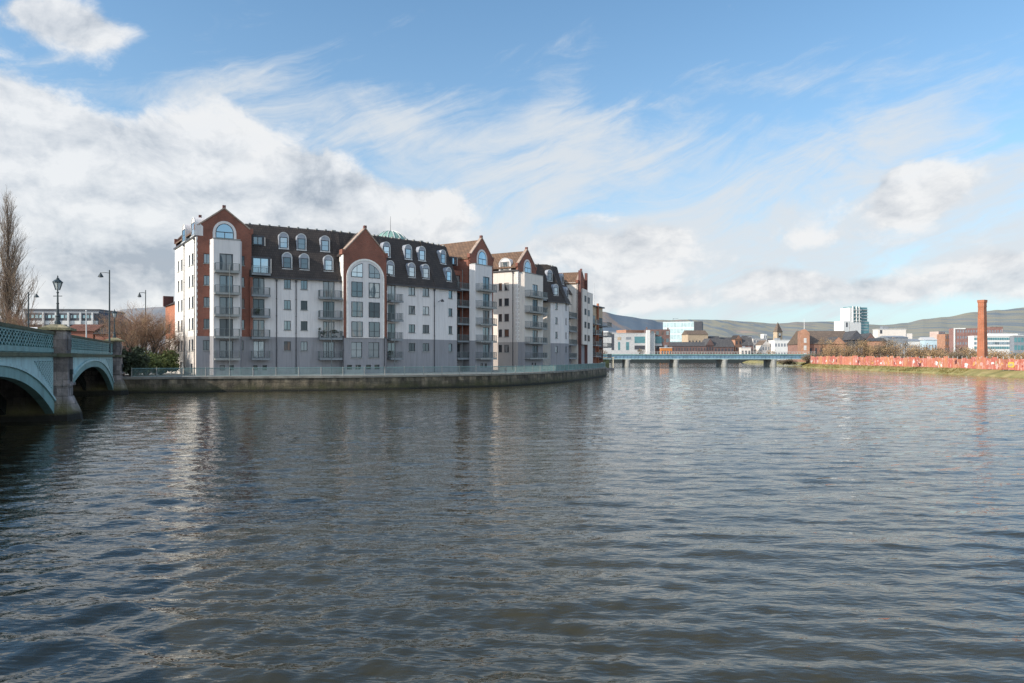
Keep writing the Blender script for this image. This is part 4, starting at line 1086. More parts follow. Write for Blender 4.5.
def street_lamp(loc, hgt, label, ang):
    o = thing('street_lamp', label, 'street lamp', (0, 0, 0), 'tall street lamps with hooded heads')
    m = MB(); m.tube((0, 0, 0), (0, 0, 1.3), 0.13, 0.13, 8); m.tube((0, 0, 1.3), (0, 0, hgt), 0.095, 0.065, 8); m.build('pole', 'lamp', o)
    m = MB(); m.tube((0, 0, hgt-0.35), (0.45, 0, hgt-0.28), 0.035, n=6); m.tube((0.45, 0, hgt-0.28), (0.95, 0, hgt-0.32), 0.035, n=6); m.build('arm', 'lamp', o)
    m = MB(); m.lathe((0.98, 0, hgt-0.78), [(0.30, 0), (0.28, 0.06), (0.15, 0.3), (0.08, 0.36), (0.07, 0.5)], 10); h = m.build('lamp_head', 'lamp', o)
    m = MB(); m.lathe((0.98, 0, hgt-0.82), [(0.16, 0), (0.22, 0.045)], 10); m.build('lamp_glass', 'lampglass', h)
    o.location = loc; o.rotation_euler.z = ang
    return o
s1 = street_lamp((PX(109.5, 80), 80, 4.75), PZ(270, 80)-4.75, 'tall street lamp behind the bridge parapet, its hood pointing left, highest of the three', math.pi)
s2 = copy_tree(s1); s2.location = (PX(145.6, 116), 116, GZ); s2.scale = (1, 1, (PZ(290, 116)-GZ)/(PZ(270, 80)-4.75)); s2['label'] = 'street lamp rising behind the bare bush beside the white end wall'
s3 = copy_tree(s1); s3.location = (PX(28.5, 88), 88, 4.75); s3.scale = (1, 1, (PZ(292, 88)-4.75)/(PZ(270, 80)-4.75)); s3.rotation_euler.z = 0; s3['label'] = 'street lamp beside the poplar, its hood pointing right'
mb = MB(); x = PX(86.3, 74); mb.tube((x, 74, 4.75), (x, 74, PZ(311, 74)), 0.07, 0.05, 8); mb.lathe((x, 74, PZ(311, 74)), [(0.1, 0), (0.06, 0.08)], 8)
mb.build('traffic_pole', 'wframe', None, label='thin pale pole standing behind the bridge parapet between the piers', category='pole')

# white van and car on the bridge
def vehicle(name, label, loc, ang, L, Wd, prof, wins, mat):
    o = thing(name, label, 'car' if name == 'parked_car' else 'van', (0, 0, 0))
    f = Fr(0, 0, 0)
    m = MB(); m.prism(f, prof, -Wd/2, Wd/2); m.build('body', mat, o)
    for s in (1, -1):
        for w in wins:
            m = MB(); m.face([f.p(t, s*(Wd/2+0.01), z) for t, z in w]); m.build('window', 'glassb', o)
    for t in (L*0.2, L*0.8):
        for s in (1, -1):
            m = MB(); m.tube(f.p(t, s*(Wd/2-0.18), 0.33), f.p(t, s*(Wd/2+0.02), 0.33), 0.33, n=16); w = m.build('wheel', 'rubber', o)
            m = MB(); m.tube(f.p(t, s*(Wd/2+0.02), 0.33), f.p(t, s*(Wd/2+0.035), 0.33), 0.2, n=12); m.build('rim', 'steel', w)
    o.location = loc; o.rotation_euler.z = ang
    return o
vp = BR.p(15.5, -4.5, 4.75)
vehicle('delivery_van', 'white van on the bridge road, only its roof above the parapet', vp, R(113.7), 5.0, 1.9,
        [(0, 0.35), (5, 0.35), (5, 0.95), (4.3, 1.2), (3.7, 2.0), (3.4, 2.12), (0.1, 2.12), (0, 2.0)], [[(3.0, 1.25), (4.2, 1.25), (3.65, 1.9), (3.0, 1.9)], [(1.6, 1.25), (2.8, 1.25), (2.8, 1.9), (1.6, 1.9)]], 'carwhite')

# ------------------------------------------------------------------ trees
def branch(trunk, crown, p, d, L, r, depth, rg, up=0.2, kids=(3, 5), spread=0.6, lim=1):
    p = Vector(p); d = Vector(d).normalized(); n = 3; q = p.copy(); rr_ = r; nodes = [p.copy()]
    for k in range(n):
        d2 = (d+Vector((rg.gauss(0, 0.10), rg.gauss(0, 0.10), rg.gauss(0, 0.06)+up*0.2))).normalized()
        e = q+d2*L/n; r2 = max(0.006, rr_*0.8)
        (trunk if depth <= lim else crown).tube(q, e, rr_, r2, 5 if depth <= 1 else 3, caps=False); q = e; rr_ = r2; d = d2; nodes.append(q.copy())
    if depth >= 4: return
    for _ in range(rg.randint(*kids)):
        f = rg.uniform(0.35, 1.0); i = min(n-1, int(f*n)); s = nodes[i].lerp(nodes[i+1], f*n-i)
        ax = Vector((rg.gauss(0, 1), rg.gauss(0, 1), rg.gauss(0, 0.5))); ax = (ax-d*ax.dot(d))
        if ax.length < 1e-3: continue
        nd = (d+ax.normalized()*spread*rg.uniform(0.6, 1.3)+Vector((0, 0, up))).normalized()
        branch(trunk, crown, s, nd, L*rg.uniform(0.45, 0.72), r*0.45, depth+1, rg, up, kids, spread, lim)

def poplar(loc, h, label, seed):
    rg = random.Random(seed); o = thing('poplar_tree', label, 'tree', loc)
    t, c = MB(), MB(); x, y, z = loc; q = Vector(loc); n = 14
    for k in range(n):
        e = Vector((x+rg.gauss(0, 0.08), y+rg.gauss(0, 0.08), z+h*(k+1)/n)); r0, r1 = 0.5*(1-k/n)+0.05, 0.5*(1-(k+1)/n)+0.03
        t.tube(q, e, r0, r1, 8, caps=False)
        q = e
    for k in range(120):
        f = rg.uniform(0.06, 0.97); a = rg.uniform(0, 6.28); s = Vector((x, y, z+h*f))
        lean = 0.27 if f > 0.25 else 0.55
        L = h*(0.20*(1-f)+0.07)*rg.uniform(0.7, 1.2)
        branch(t, c, s, (math.cos(a)*lean, math.sin(a)*lean, 1), L, 0.09*(1-f)+0.025, 2, rg, 0.35, (4, 6), 0.45, 1)
    t.build('trunk', 'bark', o, keep=True); c.build('crown', 'twig', o, keep=True)
    return o
poplar((PX(8, 112), 112, GZ), (PZ(196, 112)-GZ)*0.95, 'tall bare poplar at the left edge behind the bridge', 4)
def bare_tree(loc, h, label, seed, mat='twigb', spread=0.7, stems=4, name='bare_tree', cat='tree', kids=(4, 6), grp=None):
    rg = random.Random(seed); o = thing(name, label, cat, loc, grp); t, c = MB(), MB()
    for k in range(stems):
        a = 6.28*k/stems+rg.uniform(-0.4, 0.4)
        branch(t, c, Vector(loc)+Vector((0.1*math.cos(a), 0.1*math.sin(a), 0)), (math.cos(a)*0.45, math.sin(a)*0.45, 1), h*0.52, h*0.012+0.03, 0, rg, 0.12, kids, spread, 1)
    t.build('trunk', 'bark', o, keep=True); c.build('crown', mat, o, keep=True); return o
bare_tree((PX(22, 100), 100, 4.0), 7.6, 'bare brown tree beside the poplar trunk', 12, 'twigb')
bare_tree((PX(8, 118), 118, GZ), 12.5, 'bare thicket tree at the foot of the poplar', 17, 'twigb')
bare_tree((PX(146, 101), 101, GZ), 9.8, 'bare pinkish brown bush between the bridge pier and the white end wall', 21, 'twigb', 0.8, 6, 'bare_bush', 'bush', (5, 6))
bare_tree((PX(156, 107), 107, GZ), 8.2, 'bare brown bush close against the brick annexe', 25, 'twigb', 0.75, 5, 'bare_bush', 'bush')
bare_tree((PX(131, 98), 98, GZ), 9.0, 'bare bush rising right behind the farther bridge pier', 33, 'twigb', 0.75, 5, 'bare_bush', 'bush')
def leafy(loc, rx, rz, label, seed, mat, n=2600, size=0.22, name='evergreen_bush', cat='bush', flat=0.7, grp=None, trunkh=None):
    rg = random.Random(seed); o = thing(name, label, cat, loc, grp)
    t = MB(); pts = []
    for k in range(14):
        a = rg.uniform(0, 6.28); rad = rx*math.sqrt(rg.random())*0.85; zz = rz*rg.uniform(0.25, 0.92)*(1-0.35*(rad/rx))
        e = Vector(loc)+Vector((rad*math.cos(a), rad*math.sin(a), zz)); pts.append(e)
        t.tube(Vector(loc)+Vector((0, 0, 0.02)), e, 0.07+rz*0.01, 0.02, 4, caps=False)
    t.build('trunk', 'bark', o, keep=True)
    c = MB(); leafcloud(c, pts, n, size, rx*0.24, rg, flat); c.build('crown', mat, o, keep=True)
    return o
leafy((PX(161, 99), 99, GZ), 1.9, 3.9, 'dark evergreen bush in front of the sunlit end wall', 5, 'ever', 4200)
leafy((PX(147, 96), 96, GZ), 2.4, 3.1, 'low evergreen bush behind the railing beside the bare bush', 6, 'ever', 3200)
leafy((PX(132, 92), 92, GZ), 1.4, 4.3, 'dark ivy clad shrub against the farther bridge pier', 8, 'ivy', 3600, 0.2, 'ivy_shrub', 'shrub')
leafy((PX(137, 91.5), 91.5, GZ), 1.7, 3.6, 'dark green shrub between the ivy and the low evergreen bush', 9, 'ivy', 2600, 0.2, 'evergreen_bush', 'shrub')

# ------------------------------------------------------------------ generic city building
def DD(D): return 575+(D-345)*0.40
def far_building(name, label, px0, px1, ytop, D, ang, depth, mat, rows=0, cols=0, wmat='glassb', wfrac=(0.55, 0.5), roof=None, rmat='slate', rh=3.0, ridge='u', z0=1.8, cat='building', zlo=None, group=None, side_cols=0, top=None):
    fr = Fr(PX(px0, D), D, ang); W_ = fr.t(px1); zt_ = PZ(ytop, D)
    o = thing(name, label, cat, (PX(px0, D), D, z0), group)
    m = MB(); m.fbox(fr, 0, W_, -depth, 0, z0, zt_); m.build('wall', mat, o)
    if roof == 'flat':
        m = MB(); m.fbox(fr, -0.2, W_+0.2, -depth-0.2, 0.2, zt_+0.003, zt_+0.5); m.build('roof', rmat, o)
        if D > 300:
            rq = random.Random(int(px0*10)); a = W_*rq.uniform(0.1, 0.5); w_ = W_*rq.uniform(0.12, 0.3)
            m = MB(); m.fbox(fr, a, a+w_, -depth*0.8, -depth*0.3, zt_+0.503, zt_+0.5+rq.uniform(1.0, 2.2)); m.build('roof_plant', 'greyclad', o)
            t_ = W_*rq.uniform(0.6, 0.95); m = MB(); m.tube(fr.p(t_, -depth*0.4, zt_+0.5), fr.p(t_, -depth*0.4, zt_+rq.uniform(3, 5.5)), 0.12, 0.06); m.build('aerial', 'steel', o)
    elif roof == 'gable':
        m = MB(); e = 0.4; P = fr.p
        if ridge == 'u':
            A = [P(-e, e, zt_+0.003), P(-e, -depth-e, zt_+0.003), P(-e, -depth/2, zt_+rh)]; B = [P(W_+e, e, zt_+0.003), P(W_+e, -depth-e, zt_+0.003), P(W_+e, -depth/2, zt_+rh)]
        else:
            A = [P(-e, e, zt_+0.003), P(W_+e, e, zt_+0.003), P(W_/2, e, zt_+rh)]; B = [P(-e, -depth-e, zt_+0.003), P(W_+e, -depth-e, zt_+0.003), P(W_/2, -depth-e, zt_+rh)]
        m.face(A); m.face(B[::-1])
        for k in range(3): k2 = (k+1) % 3; m.face([A[k], B[k], B[k2], A[k2]])
        m.build('roof', rmat, o)
        if ridge == 'n':
            m = MB(); m.prism(fr, [(0.1, zt_+0.004), (W_-0.1, zt_+0.004), (W_/2, zt_+rh-0.25)], e+0.003, e+0.12); m.build('gable', mat, o)
    zl = zlo if zlo is not None else z0+1.2
    for r_ in range(rows):
        for c_ in range(cols):
            cw, chh = W_/cols, (zt_-zl)/rows
            t0 = cw*(c_+0.5-wfrac[0]/2); t1 = cw*(c_+0.5+wfrac[0]/2); a = zl+chh*(r_+0.5-wfrac[1]/2); b = zl+chh*(r_+0.5+wfrac[1]/2)
            m = MB(); m.fbox(fr, t0, t1, 0.003, 0.06, a, b); m.build('window', wmat, o)
        for c_ in range(side_cols):
            cw, chh = depth/side_cols, (zt_-zl)/rows
            t0 = -cw*(c_+0.5-wfrac[0]/2); t1 = -cw*(c_+0.5+wfrac[0]/2); a = zl+chh*(r_+0.5-wfrac[1]/2); b = zl+chh*(r_+0.5+wfrac[1]/2)
            m = MB(); m.fbox(fr, -0.06, -0.003, t1, t0, a, b); m.build('window', wmat, o)
    return o, fr, W_, zt_

# grey office building behind the bridge, far left
o, fr, W_, zt_ = far_building('office_building', 'long grey office building with white columns behind the bridge on the left', 24, 99, 310.5, 212, 4, 16, 'greyclad', roof='flat', rmat='dkclad')
m = MB(); m.fbox(fr, 0.2, W_-0.2, 0.01, 0.35, PZ(320.5, 212), PZ(313, 212)); m.build('upper_glazing', 'dkclad', o)
m = MB(); m.fbox(fr, 0.2, W_-0.2, 0.01, 0.5, PZ(324.5, 212), PZ(320.6, 212)); m.build('white_band', 'conc', o)
m = MB(); m.fbox(fr, 0.2, W_-0.2, 0.01, 0.3, PZ(330, 212), PZ(324.6, 212)); m.build('lower_glazing', 'dkclad', o)
for px in (27, 45, 57.5, 70, 82, 94): 
    m = MB(); t = fr.t(px); m.fbox(fr, t-0.22, t+0.22, 0.55, 1.1, 1.8, PZ(312.5, 212)); m.build('column', 'conc', o)
for k in range(16):
    t = 1+k*(W_-2)/16; m = MB(); m.fbox(fr, t, t+0.8, 0.36, 0.4, PZ(318, 212), PZ(315, 212)); m.build('window', 'glassb', o)
m = MB(); m.hexa([fr.p(W_, 0.2, 1.8), fr.p(W_+3.2, -1, 1.8), fr.p(W_+3.2, -14, 1.8), fr.p(W_, -15, 1.8), fr.p(W_, 0.2, zt_-0.3), fr.p(W_+3.2, -1, zt_-2.6), fr.p(W_+3.2, -14, zt_-2.6), fr.p(W_, -15, zt_-0.3)]); m.build('end_wing', 'dkclad', o)
o, fr, W_, zt_ = far_building('brick_house', 'low red brick house with tiled roof behind the bridge parapet', 66, 93, 331, 150, 8, 9, 'brick', 1, 5, 'glass', roof='gable', rmat=mat_roof('red_tiles', (0.20, 0.075, 0.05), (0.15, 0.06, 0.04)), rh=1.6)
far_building('brick_house', 'small red brick house beside the tall street lamp on the left', 95, 121, 334, 150, 5, 8, 'brick', 1, 5, 'glass', roof='gable', rmat='slate', rh=1.5)
far_building('grey_house', 'grey end building between the tall street lamp and the farther bridge lamp', 99, 112, 327, 190, 6, 10, 'greyclad', 2, 3, 'glass', roof='flat', rmat='dkclad')

# ------------------------------------------------------------------ far blue girder bridge
FD = Fr(PX(596, 328), 328, 0); bl = FD.t(816)
fb = thing('girder_bridge', 'low blue girder bridge on pale piers crossing the river in the distance', 'bridge', (PX(596, 328), 328, 0))
m = MB(); m.fbox(FD, 0, bl, -11, -0.25, 3.3, 5.6); m.build('deck', 'dkclad', fb)
m = MB(); m.fbox(FD, 0, bl, -0.25, 0.0, 3.55, 5.1); m.build('girder', 'bluegird', fb)
m = MB(); m.fbox(FD, 0, bl, -0.3, 0.25, 5.1, 5.6); m.build('fascia', 'teal', fb)
m = MB(); m.fbox(FD, 0, bl, -0.3, 0.2, 3.3, 3.55); m.build('lower_flange', 'teal_lt', fb)
m = MB()
k = 0.5
while k < bl: m.fbox(FD, k-0.06, k+0.06, 0.003, 0.14, 3.55, 5.1); k += 1.7
m.build('stiffener', 'bluegird', fb)
m = MB(); m.fbox(FD, 0, bl, -0.1, 0.0, 6.6, 6.72); m.fbox(FD, 0, bl, -0.08, -0.02, 6.1, 6.18); m.build('handrail', 'conc', fb)
k = 0.6
m = MB()
while k < bl: m.fbox(FD, k-0.06, k+0.06, -0.1, -0.02, 5.6, 6.6); k += 1.25
m.build('rail_posts', 'conc', fb)
for px in (578.5, 627.5, 676, 724.5, 773.5):
    t = FD.t(px)
    if t < 0: continue
    m = MB(); m.fbox(FD, t-0.9, t+1.1, -10.5, 0.6, -1, 3.0); m.tube(FD.p(t+0.1, 0.6, -1), FD.p(t+0.1, 0.6, 3.0), 1.0, n=16); p = m.build('pier', 'slab', fb)
    m = MB(); m.fbox(FD, t-1.2, t+1.4, -10.6, 0.9, 3.003, 3.3); m.build('pier_cap', 'slab', p)
m = MB(); m.fbox(FD, bl, bl+9, -11, 0.0, -1, 5.6); m.build('abutment', 'brick_dk', fb)

# ------------------------------------------------------------------ distant city, left to right
def far(name, label, px0, px1, ytop, D, *a, **k):
    D2 = DD(D)
    if 'rh' in k: k['rh'] *= D2/D
    return far_building(name, label, px0, px1, ytop, D2, *a, **k)
o, fr, W_, zt_ = far('office_block', 'pale grey and white office block behind the left end of the blue bridge', 600, 655, 333.5, 420, 3, 14, 'conc', 0, 0, roof='flat', rmat='conc')
for a, b, c, d, mt in ((611.5, 614, 334, 350, 'dkclad'), (617.5, 621, 337, 340, 'tan'), (626, 631, 337, 339.5, 'greyclad'), (618, 620, 342, 350, 'tealclad'), (626, 629, 342, 350, 'tealclad'), (634.5, 645, 336.5, 343, 'tealclad'), (634.5, 645, 345.5, 349.5, 'dkclad')):
    m = MB(); m.fbox(fr, fr.t(a), fr.t(b), 0.003, 0.12, PZ(d, DD(420)), PZ(c, DD(420))); m.build('window', mt, o)
m = MB(); m.fbox(fr, fr.t(646), fr.t(649.5), 0.003, 2.0, 1.8, PZ(330, DD(420))); m.build('stair_tower', 'wht', o)
m = MB(); m.fbox(fr, fr.t(602), fr.t(609), -9, -3, zt_+0.5, zt_+2.2); m.build('roof_plant', 'wht', o)
far('brick_building', 'orange brick building behind the pale grey office block', 626, 646, 329.8, 455, 28, 14, 'far_orange', 2, 4)
o, fr, W_, zt_ = far('brick_building', 'dark red brick building left of the pale glass tower', 645, 670, 329.5, 440, -6, 14, 'far_maroon', 4, 5, 'glass')
m = MB(); m.fbox(fr, fr.t(650), fr.t(661.5), 0.07, 0.4, PZ(343.5, DD(440)), PZ(336.5, DD(440))); m.build('glazed_bay', 'tealclad', o)
m = MB(); m.fbox(fr, fr.t(649.5), fr.t(662), 0.07, 0.5, PZ(346, DD(440)), PZ(343.6, DD(440))); m.build('pale_band', 'conc', o)
m = MB(); m.fbox(fr, 1, 2.2, -3, -1.5, zt_+0.003, zt_+2.0); m.fbox(fr, W_-2, W_-1, -3, -1.5, zt_+0.003, zt_+1.6); m.build('chimney', 'far_maroon', o)
o, fr, W_, zt_ = far('glass_tower', 'pale blue glass office tower below the hills', 663, 694, 322, 640, -18, 24, mat_plain('pale_curtain_wall', (0.62, 0.72, 0.74), 0.35, 0.12, 0.2), 6, 9, mat_plain('pale_glass', (0.46, 0.60, 0.63), 0.25, 0.25, 0.3), (0.86, 0.72))
m = MB(); m.fbox(fr, W_+0.01, W_+7.5, -18, 1, 1.8, PZ(322, DD(640))); m.build('shaded_side', 'dkclad', o)  # right side of the tower, its shade put into the dark colour
m = MB(); m.tube(fr.p(9, -6, zt_), fr.p(9, -6, zt_+4), 0.2); m.tube(fr.p(9, -6, zt_+3.2), fr.p(14, -6, zt_+3.6), 0.15); m.build('roof_mast', 'steel', o)
o, fr, W_, zt_ = far('stone_hall', 'tan stone hall with hipped dark roof right of the glass tower', 688, 708, 334.5, 560, 10, 14, 'tan', 1, 6, 'dkclad', (0.4, 0.5), roof='gable', rmat='far_tiles', rh=3.5)
far('warehouse_row', 'long dark brick row of buildings behind the middle of the blue bridge', 672, 706, 346.2, 400, 0, 12, 'far_maroon', 2, 12, 'dkclad', (0.4, 0.5), roof='gable', rmat='far_slate', rh=2.4)
far('gabled_house', 'dark brick gabled house at the right end of the long dark row', 706, 714, 345.5, 400, 12, 10, 'far_maroon', 2, 3, 'dkclad', roof='gable', ridge='n', rmat='far_slate', rh=4)
far('gabled_house', 'larger dark gabled brick house right of the small gabled house', 714, 734, 347, 402, 6, 12, 'far_maroon', 2, 6, 'dkclad', roof='gable', ridge='u', rmat='far_slate', rh=4.6)
far('bus_shelter', 'low orange building just behind the blue bridge rail', 661, 672, 348, 350, 0, 5, 'orangeb', 1, 4, 'dkclad', roof='flat', rmat='conc', cat='shelter')
o, fr, W_, zt_ = far('brick_tower', 'bright orange brick tower with pinnacles behind the blue bridge', 735, 742, 339.5, 410, 25, 6, 'far_orange', 3, 2, 'dkclad', (0.4, 0.5), roof='gable', ridge='n', rh=2.5)
far('dark_roof_house', 'house with steep black roof right of the bright orange tower', 742, 753, 345.5, 415, 0, 10, 'far_maroon', 1, 4, 'dkclad', roof='gable', rmat='far_slate', rh=5)
far('white_shed', 'low cream shed below the steep black roof', 741, 751, 348, 385, 0, 5, 'cream', 1, 3, 'dkclad', roof='flat', rmat='conc')
far('cream_building', 'tall cream building with stepped top in the middle distance', 753, 766, 339, 470, 18, 12, 'cream', 4, 4, 'greyclad', roof='flat', rmat='conc')
far('white_tower', 'slim white tower block above the cream building', 763.5, 767, 334, 560, 12, 5, 'wht', 4, 2, 'greyclad')
far('cream_building', 'lower cream gabled building beside the stepped cream building', 762, 770, 345, 440, 20, 8, 'cream', 2, 3, 'greyclad', roof='gable', ridge='n', rmat='far_tiles', rh=3)
o, fr, W_, zt_ = far('clock_tower', 'slender dark stone clock tower with pointed spire against the hills', 777.2, 782.4, 332, 560, 30, 4.5, 'tan', 4, 1, 'dkclad', (0.4, 0.5), cat='tower')
m = MB(); m.fbox(fr, -0.25, W_+0.25, -4.9, 0.3, zt_+0.003, zt_+0.6); m.hexa([fr.p(0, 0.1, zt_+0.6), fr.p(W_, 0.1, zt_+0.6), fr.p(W_, -4.6, zt_+0.6), fr.p(0, -4.6, zt_+0.6)]+[fr.p(W_/2-0.15, -2.1, zt_+9), fr.p(W_/2+0.15, -2.1, zt_+9), fr.p(W_/2+0.15, -2.4, zt_+9), fr.p(W_/2-0.15, -2.4, zt_+9)]); m.build('spire', 'far_tiles', o)
m = MB(); m.tube(fr.p(W_/2, 0.05, zt_-2.2), fr.p(W_/2, 0.12, zt_-2.2), 1.2, n=20); m.build('clock_face', 'wht', o)
o, fr, W_, zt_ = far('white_building', 'white flat roofed building in front of the clock tower', 774.5, 792, 340.5, 430, 4, 12, 'wht', 2, 6, 'greyclad', (0.6, 0.35), roof='flat', rmat='wht')
far('grey_shed', 'dark grey roofed shed between the white building and the red gable', 791, 801, 342, 450, 0, 12, 'greyclad', 2, 4, 'dkclad', roof='flat', rmat='dkclad')
# fill of small town houses in the middle distance
tr = random.Random(11)
for k, (px, w, y, D, mt, lab) in enumerate(((598, 9, 340, 520, 'dkclad', 'dark shed half hidden behind the red apartment block'), (710, 10, 339, 620, 'far_orange', 'orange brick house far behind the small dark gables'), (722, 12, 340, 640, 'tan', 'tan terrace far behind the larger dark gable'), (744, 9, 338.5, 600, 'cream', 'cream house far above the steep black roof'), (769, 8, 341.5, 600, 'conc', 'pale grey house far left of the clock tower'))):
    far('distant_house', lab, px, px+w, y, D, tr.uniform(-10, 15), 9, mt, 2, 4, 'dkclad', (0.4, 0.4), roof='gable', rmat='far_slate', rh=2.5)

far = far_building
# red gabled warehouse right of the bridge
o, fr, W_, zt_ = far('warehouse', 'long brick warehouse with brown tiled roof above the right end of the blue bridge', 808, 856, 344, 352, 0, 26, 'far_red', 1, 9, 'dkclad', (0.4, 0.5), roof='gable', rmat='far_tiles', rh=6.9)
m = MB(); g0 = Fr(PX(800.5, 352), 352, -14); gw = g0.t(809.5); m.prism(g0, [(0, 1.8), (gw, 1.8), (gw, PZ(333, 352)), (gw*0.5, PZ(329, 352)), (0, PZ(331, 352))], -10, 0.5); m.build('end_gable', 'far_orange', o)
for r_ in range(3):
    m = MB(); m.fbox(g0, gw*0.35, gw*0.65, 0.51, 0.56, 4+r_*3.6, 6.3+r_*3.6); m.build('window', 'conc', o)
m = MB(); m.tube(g0.p(gw*0.45, -1, PZ(330, 352)), g0.p(gw*0.45, -1, PZ(319, 352)), 0.14, 0.08); m.build('flagpole', 'wht', o)
for px0, px1, ya, ye, mt, D in ((831, 846, 336.5, 344, 'far_orange', 340), (849.5, 864, 330.5, 340, 'dkclad', 345), (864, 877, 333, 342, 'far_maroon', 346)):
    lab = {831: 'orange brick gabled house in front of the brown roofed warehouse', 849.5: 'dark timber gabled house below the white tower', 864: 'dark red gabled house right of the dark timber gable'}[px0]
    far('gabled_house', lab, px0, px1, ye, D, -8, 16, mt, 1, 4, 'greyclad', (0.35, 0.5), roof='gable', ridge='n', rmat='far_slate', rh=(ye-ya)/720*D)
# white and glass tower
o, fr, W_, zt_ = far('tower_block', 'white and teal glass apartment tower, tallest of the distant buildings', 850, 861, 322, 620, 14, 14, 'wht', 0, 0)
D = 620
m = MB(); m.fbox(fr, -6.5, -0.5, -12, 0.0, 1.8, PZ(321, D)); m.build('low_block', 'wht', o)
m = MB(); m.fbox(fr, -4.0, -2.4, 0.003, 0.1, PZ(327, D), PZ(322.5, D)); m.build('window', 'dkclad', o)
m = MB(); m.fbox(fr, 0, 2.6, -12, -0.3, PZ(322, D), PZ(307.5, D)); m.build('upper_core', 'wht', o)
m = MB(); m.fbox(fr, 2.65, W_+0.0, -12, -0.6, PZ(322, D)+0.003, PZ(306.3, D)); m.build('glazed_floors', 'tealclad', o)
for k in range(4):
    z = PZ(321-k*3.6, D); m = MB(); m.fbox(fr, 2.7, W_+0.1, -0.59, 0.4, z, z+0.5); m.build('balcony', 'wht', o)
for t in (2.65, 6.2, 9.0):
    m = MB(); m.fbox(fr, t, t+0.45, -0.59, 0.5, PZ(322, D), PZ(306.3, D)); m.build('fin', 'wht', o)
m = MB(); m.fbox(fr, W_+0.01, W_+9, -16, -1, 1.8, PZ(321.5, D)); m.build('glass_wing', 'tealclad', o)
m = MB(); m.fbox(fr, W_+0.8, W_+8, -15, -2, PZ(321.5, D)+0.003, PZ(307, D)); m.build('glass_top', 'tealclad', o)
for k in range(8):
    z = PZ(330-k*2.9, D); m = MB(); m.fbox(fr, W_+0.7, W_+8.2, -1.9, -0.9, z, z+0.45); m.build('balcony', 'conc', o)
o, fr, W_, zt_ = far('long_building', 'long cream flat building right of the white tower', 878, 906, 329.5, 560, -3, 9, 'cream', 0, 0, roof='flat', rmat='conc')
m = MB(); m.fbox(fr, W_+0.01, W_+5, -14, -0.5, 1.8, PZ(333.5, 560)); m.build('low_wing', 'cream', o)
m = MB(); m.fbox(fr, fr.t(880), fr.t(882), 0.003, 0.2, PZ(333.5, 560), PZ(330, 560)); m.build('window', 'dkclad', o)
m = MB(); m.fbox(fr, fr.t(890), fr.t(905), 0.003, 0.15, PZ(339, 560), PZ(337, 560)); m.build('window', 'greyclad', o)
far('grey_shed', 'grey metal shed in front of the long cream building', 888, 908, 337.5, 430, 0, 14, 'greyclad', 1, 8, 'conc', (0.5, 0.5), roof='gable', rmat='greyclad', rh=1.2)
far('brick_house', 'orange brick shed behind the brown trees below the white tower', 873, 886, 341, 330, -14, 12, 'far_orange', 1, 3, 'dkclad', roof='gable', rmat='far_slate', rh=1.5)
far('white_house', 'small white house among the trees right of the long cream building', 906, 920, 341, 470, 0, 8, 'wht', 1, 6, 'greyclad', roof='gable', rmat='greyclad', rh=1.5)
far('glass_shed', 'pale blue glass roofed shed left of the pink tower', 925, 937, 340, 480, -6, 12, mat_plain('pale_blue_sheet', (0.50, 0.62, 0.68), 0.5, 0.1, 0.2), 1, 4, 'greyclad', roof='gable', rmat='conc', rh=2)
far('pink_tower', 'pale pink tower block left of the long red brick block', 938.5, 945, 331.5, 620, 25, 8, mat_plain('pink_render', (0.52, 0.40, 0.36), 0.85, 0.15, 0.3), 5, 3, 'greyclad', (0.4, 0.5))
far('brick_block', 'orange brick slab touching the long red brick block', 945, 951.5, 334, 610, 10, 9, 'far_orange', 4, 3, 'greyclad', (0.4, 0.5))
o, fr, W_, zt_ = far('brick_block', 'long red brick office block behind the tall chimney', 954, 1002, 328.3, 600, -4, 8, mat_brick('maroon_brick', (0.33, 0.17, 0.15), (0.28, 0.145, 0.13), (0.33, 0.25, 0.23)), 5, 18, 'greyclad', (0.55, 0.4))
m = MB(); m.fbox(fr, -0.3, 0.7, 0.01, 0.6, 1.8, zt_+0.2); m.fbox(fr, 0.7, 9, 0.08, 0.6, zt_-0.8, zt_+0.2); m.build('white_trim', 'wht', o)
far('roof_block', 'red and grey block on the far right behind the white glass building', 990, 1003, 326.8, 660, 0, 12, 'far_red', 4, 5, 'conc')
o, fr, W_, zt_ = far('office_building', 'white and pale green glass office building right of the chimney', 974, 1034, 336.5, 450, -2, 6, 'wht', 0, 0, roof='flat', rmat='wht')
for k, (ya, yb, mt) in enumerate(((340, 337.6, 'tealclad'), (344.5, 342, 'glassb'), (349, 346.5, 'tealclad'))):
    n = 26
    for c_ in range(n):
        t0 = W_*(c_+0.08)/n; t1 = W_*(c_+0.92)/n; m = MB(); m.fbox(fr, t0, t1, 0.003, 0.1, PZ(ya, 450), PZ(yb, 450)); m.build('window', mt, o)
m = MB(); m.fbox(fr, fr.t(990), fr.t(1034), -5.5, -1.5, zt_+0.5, PZ(333.5, 450)); m.build('upper_storey', 'wht', o)
far('dark_glass_block', 'dark glazed block at the right edge in front of the white office building', 1014, 1040, 336, 400, -4, 4, 'greyclad', 3, 8, 'tealclad', (0.8, 0.6), roof='flat', rmat='conc')

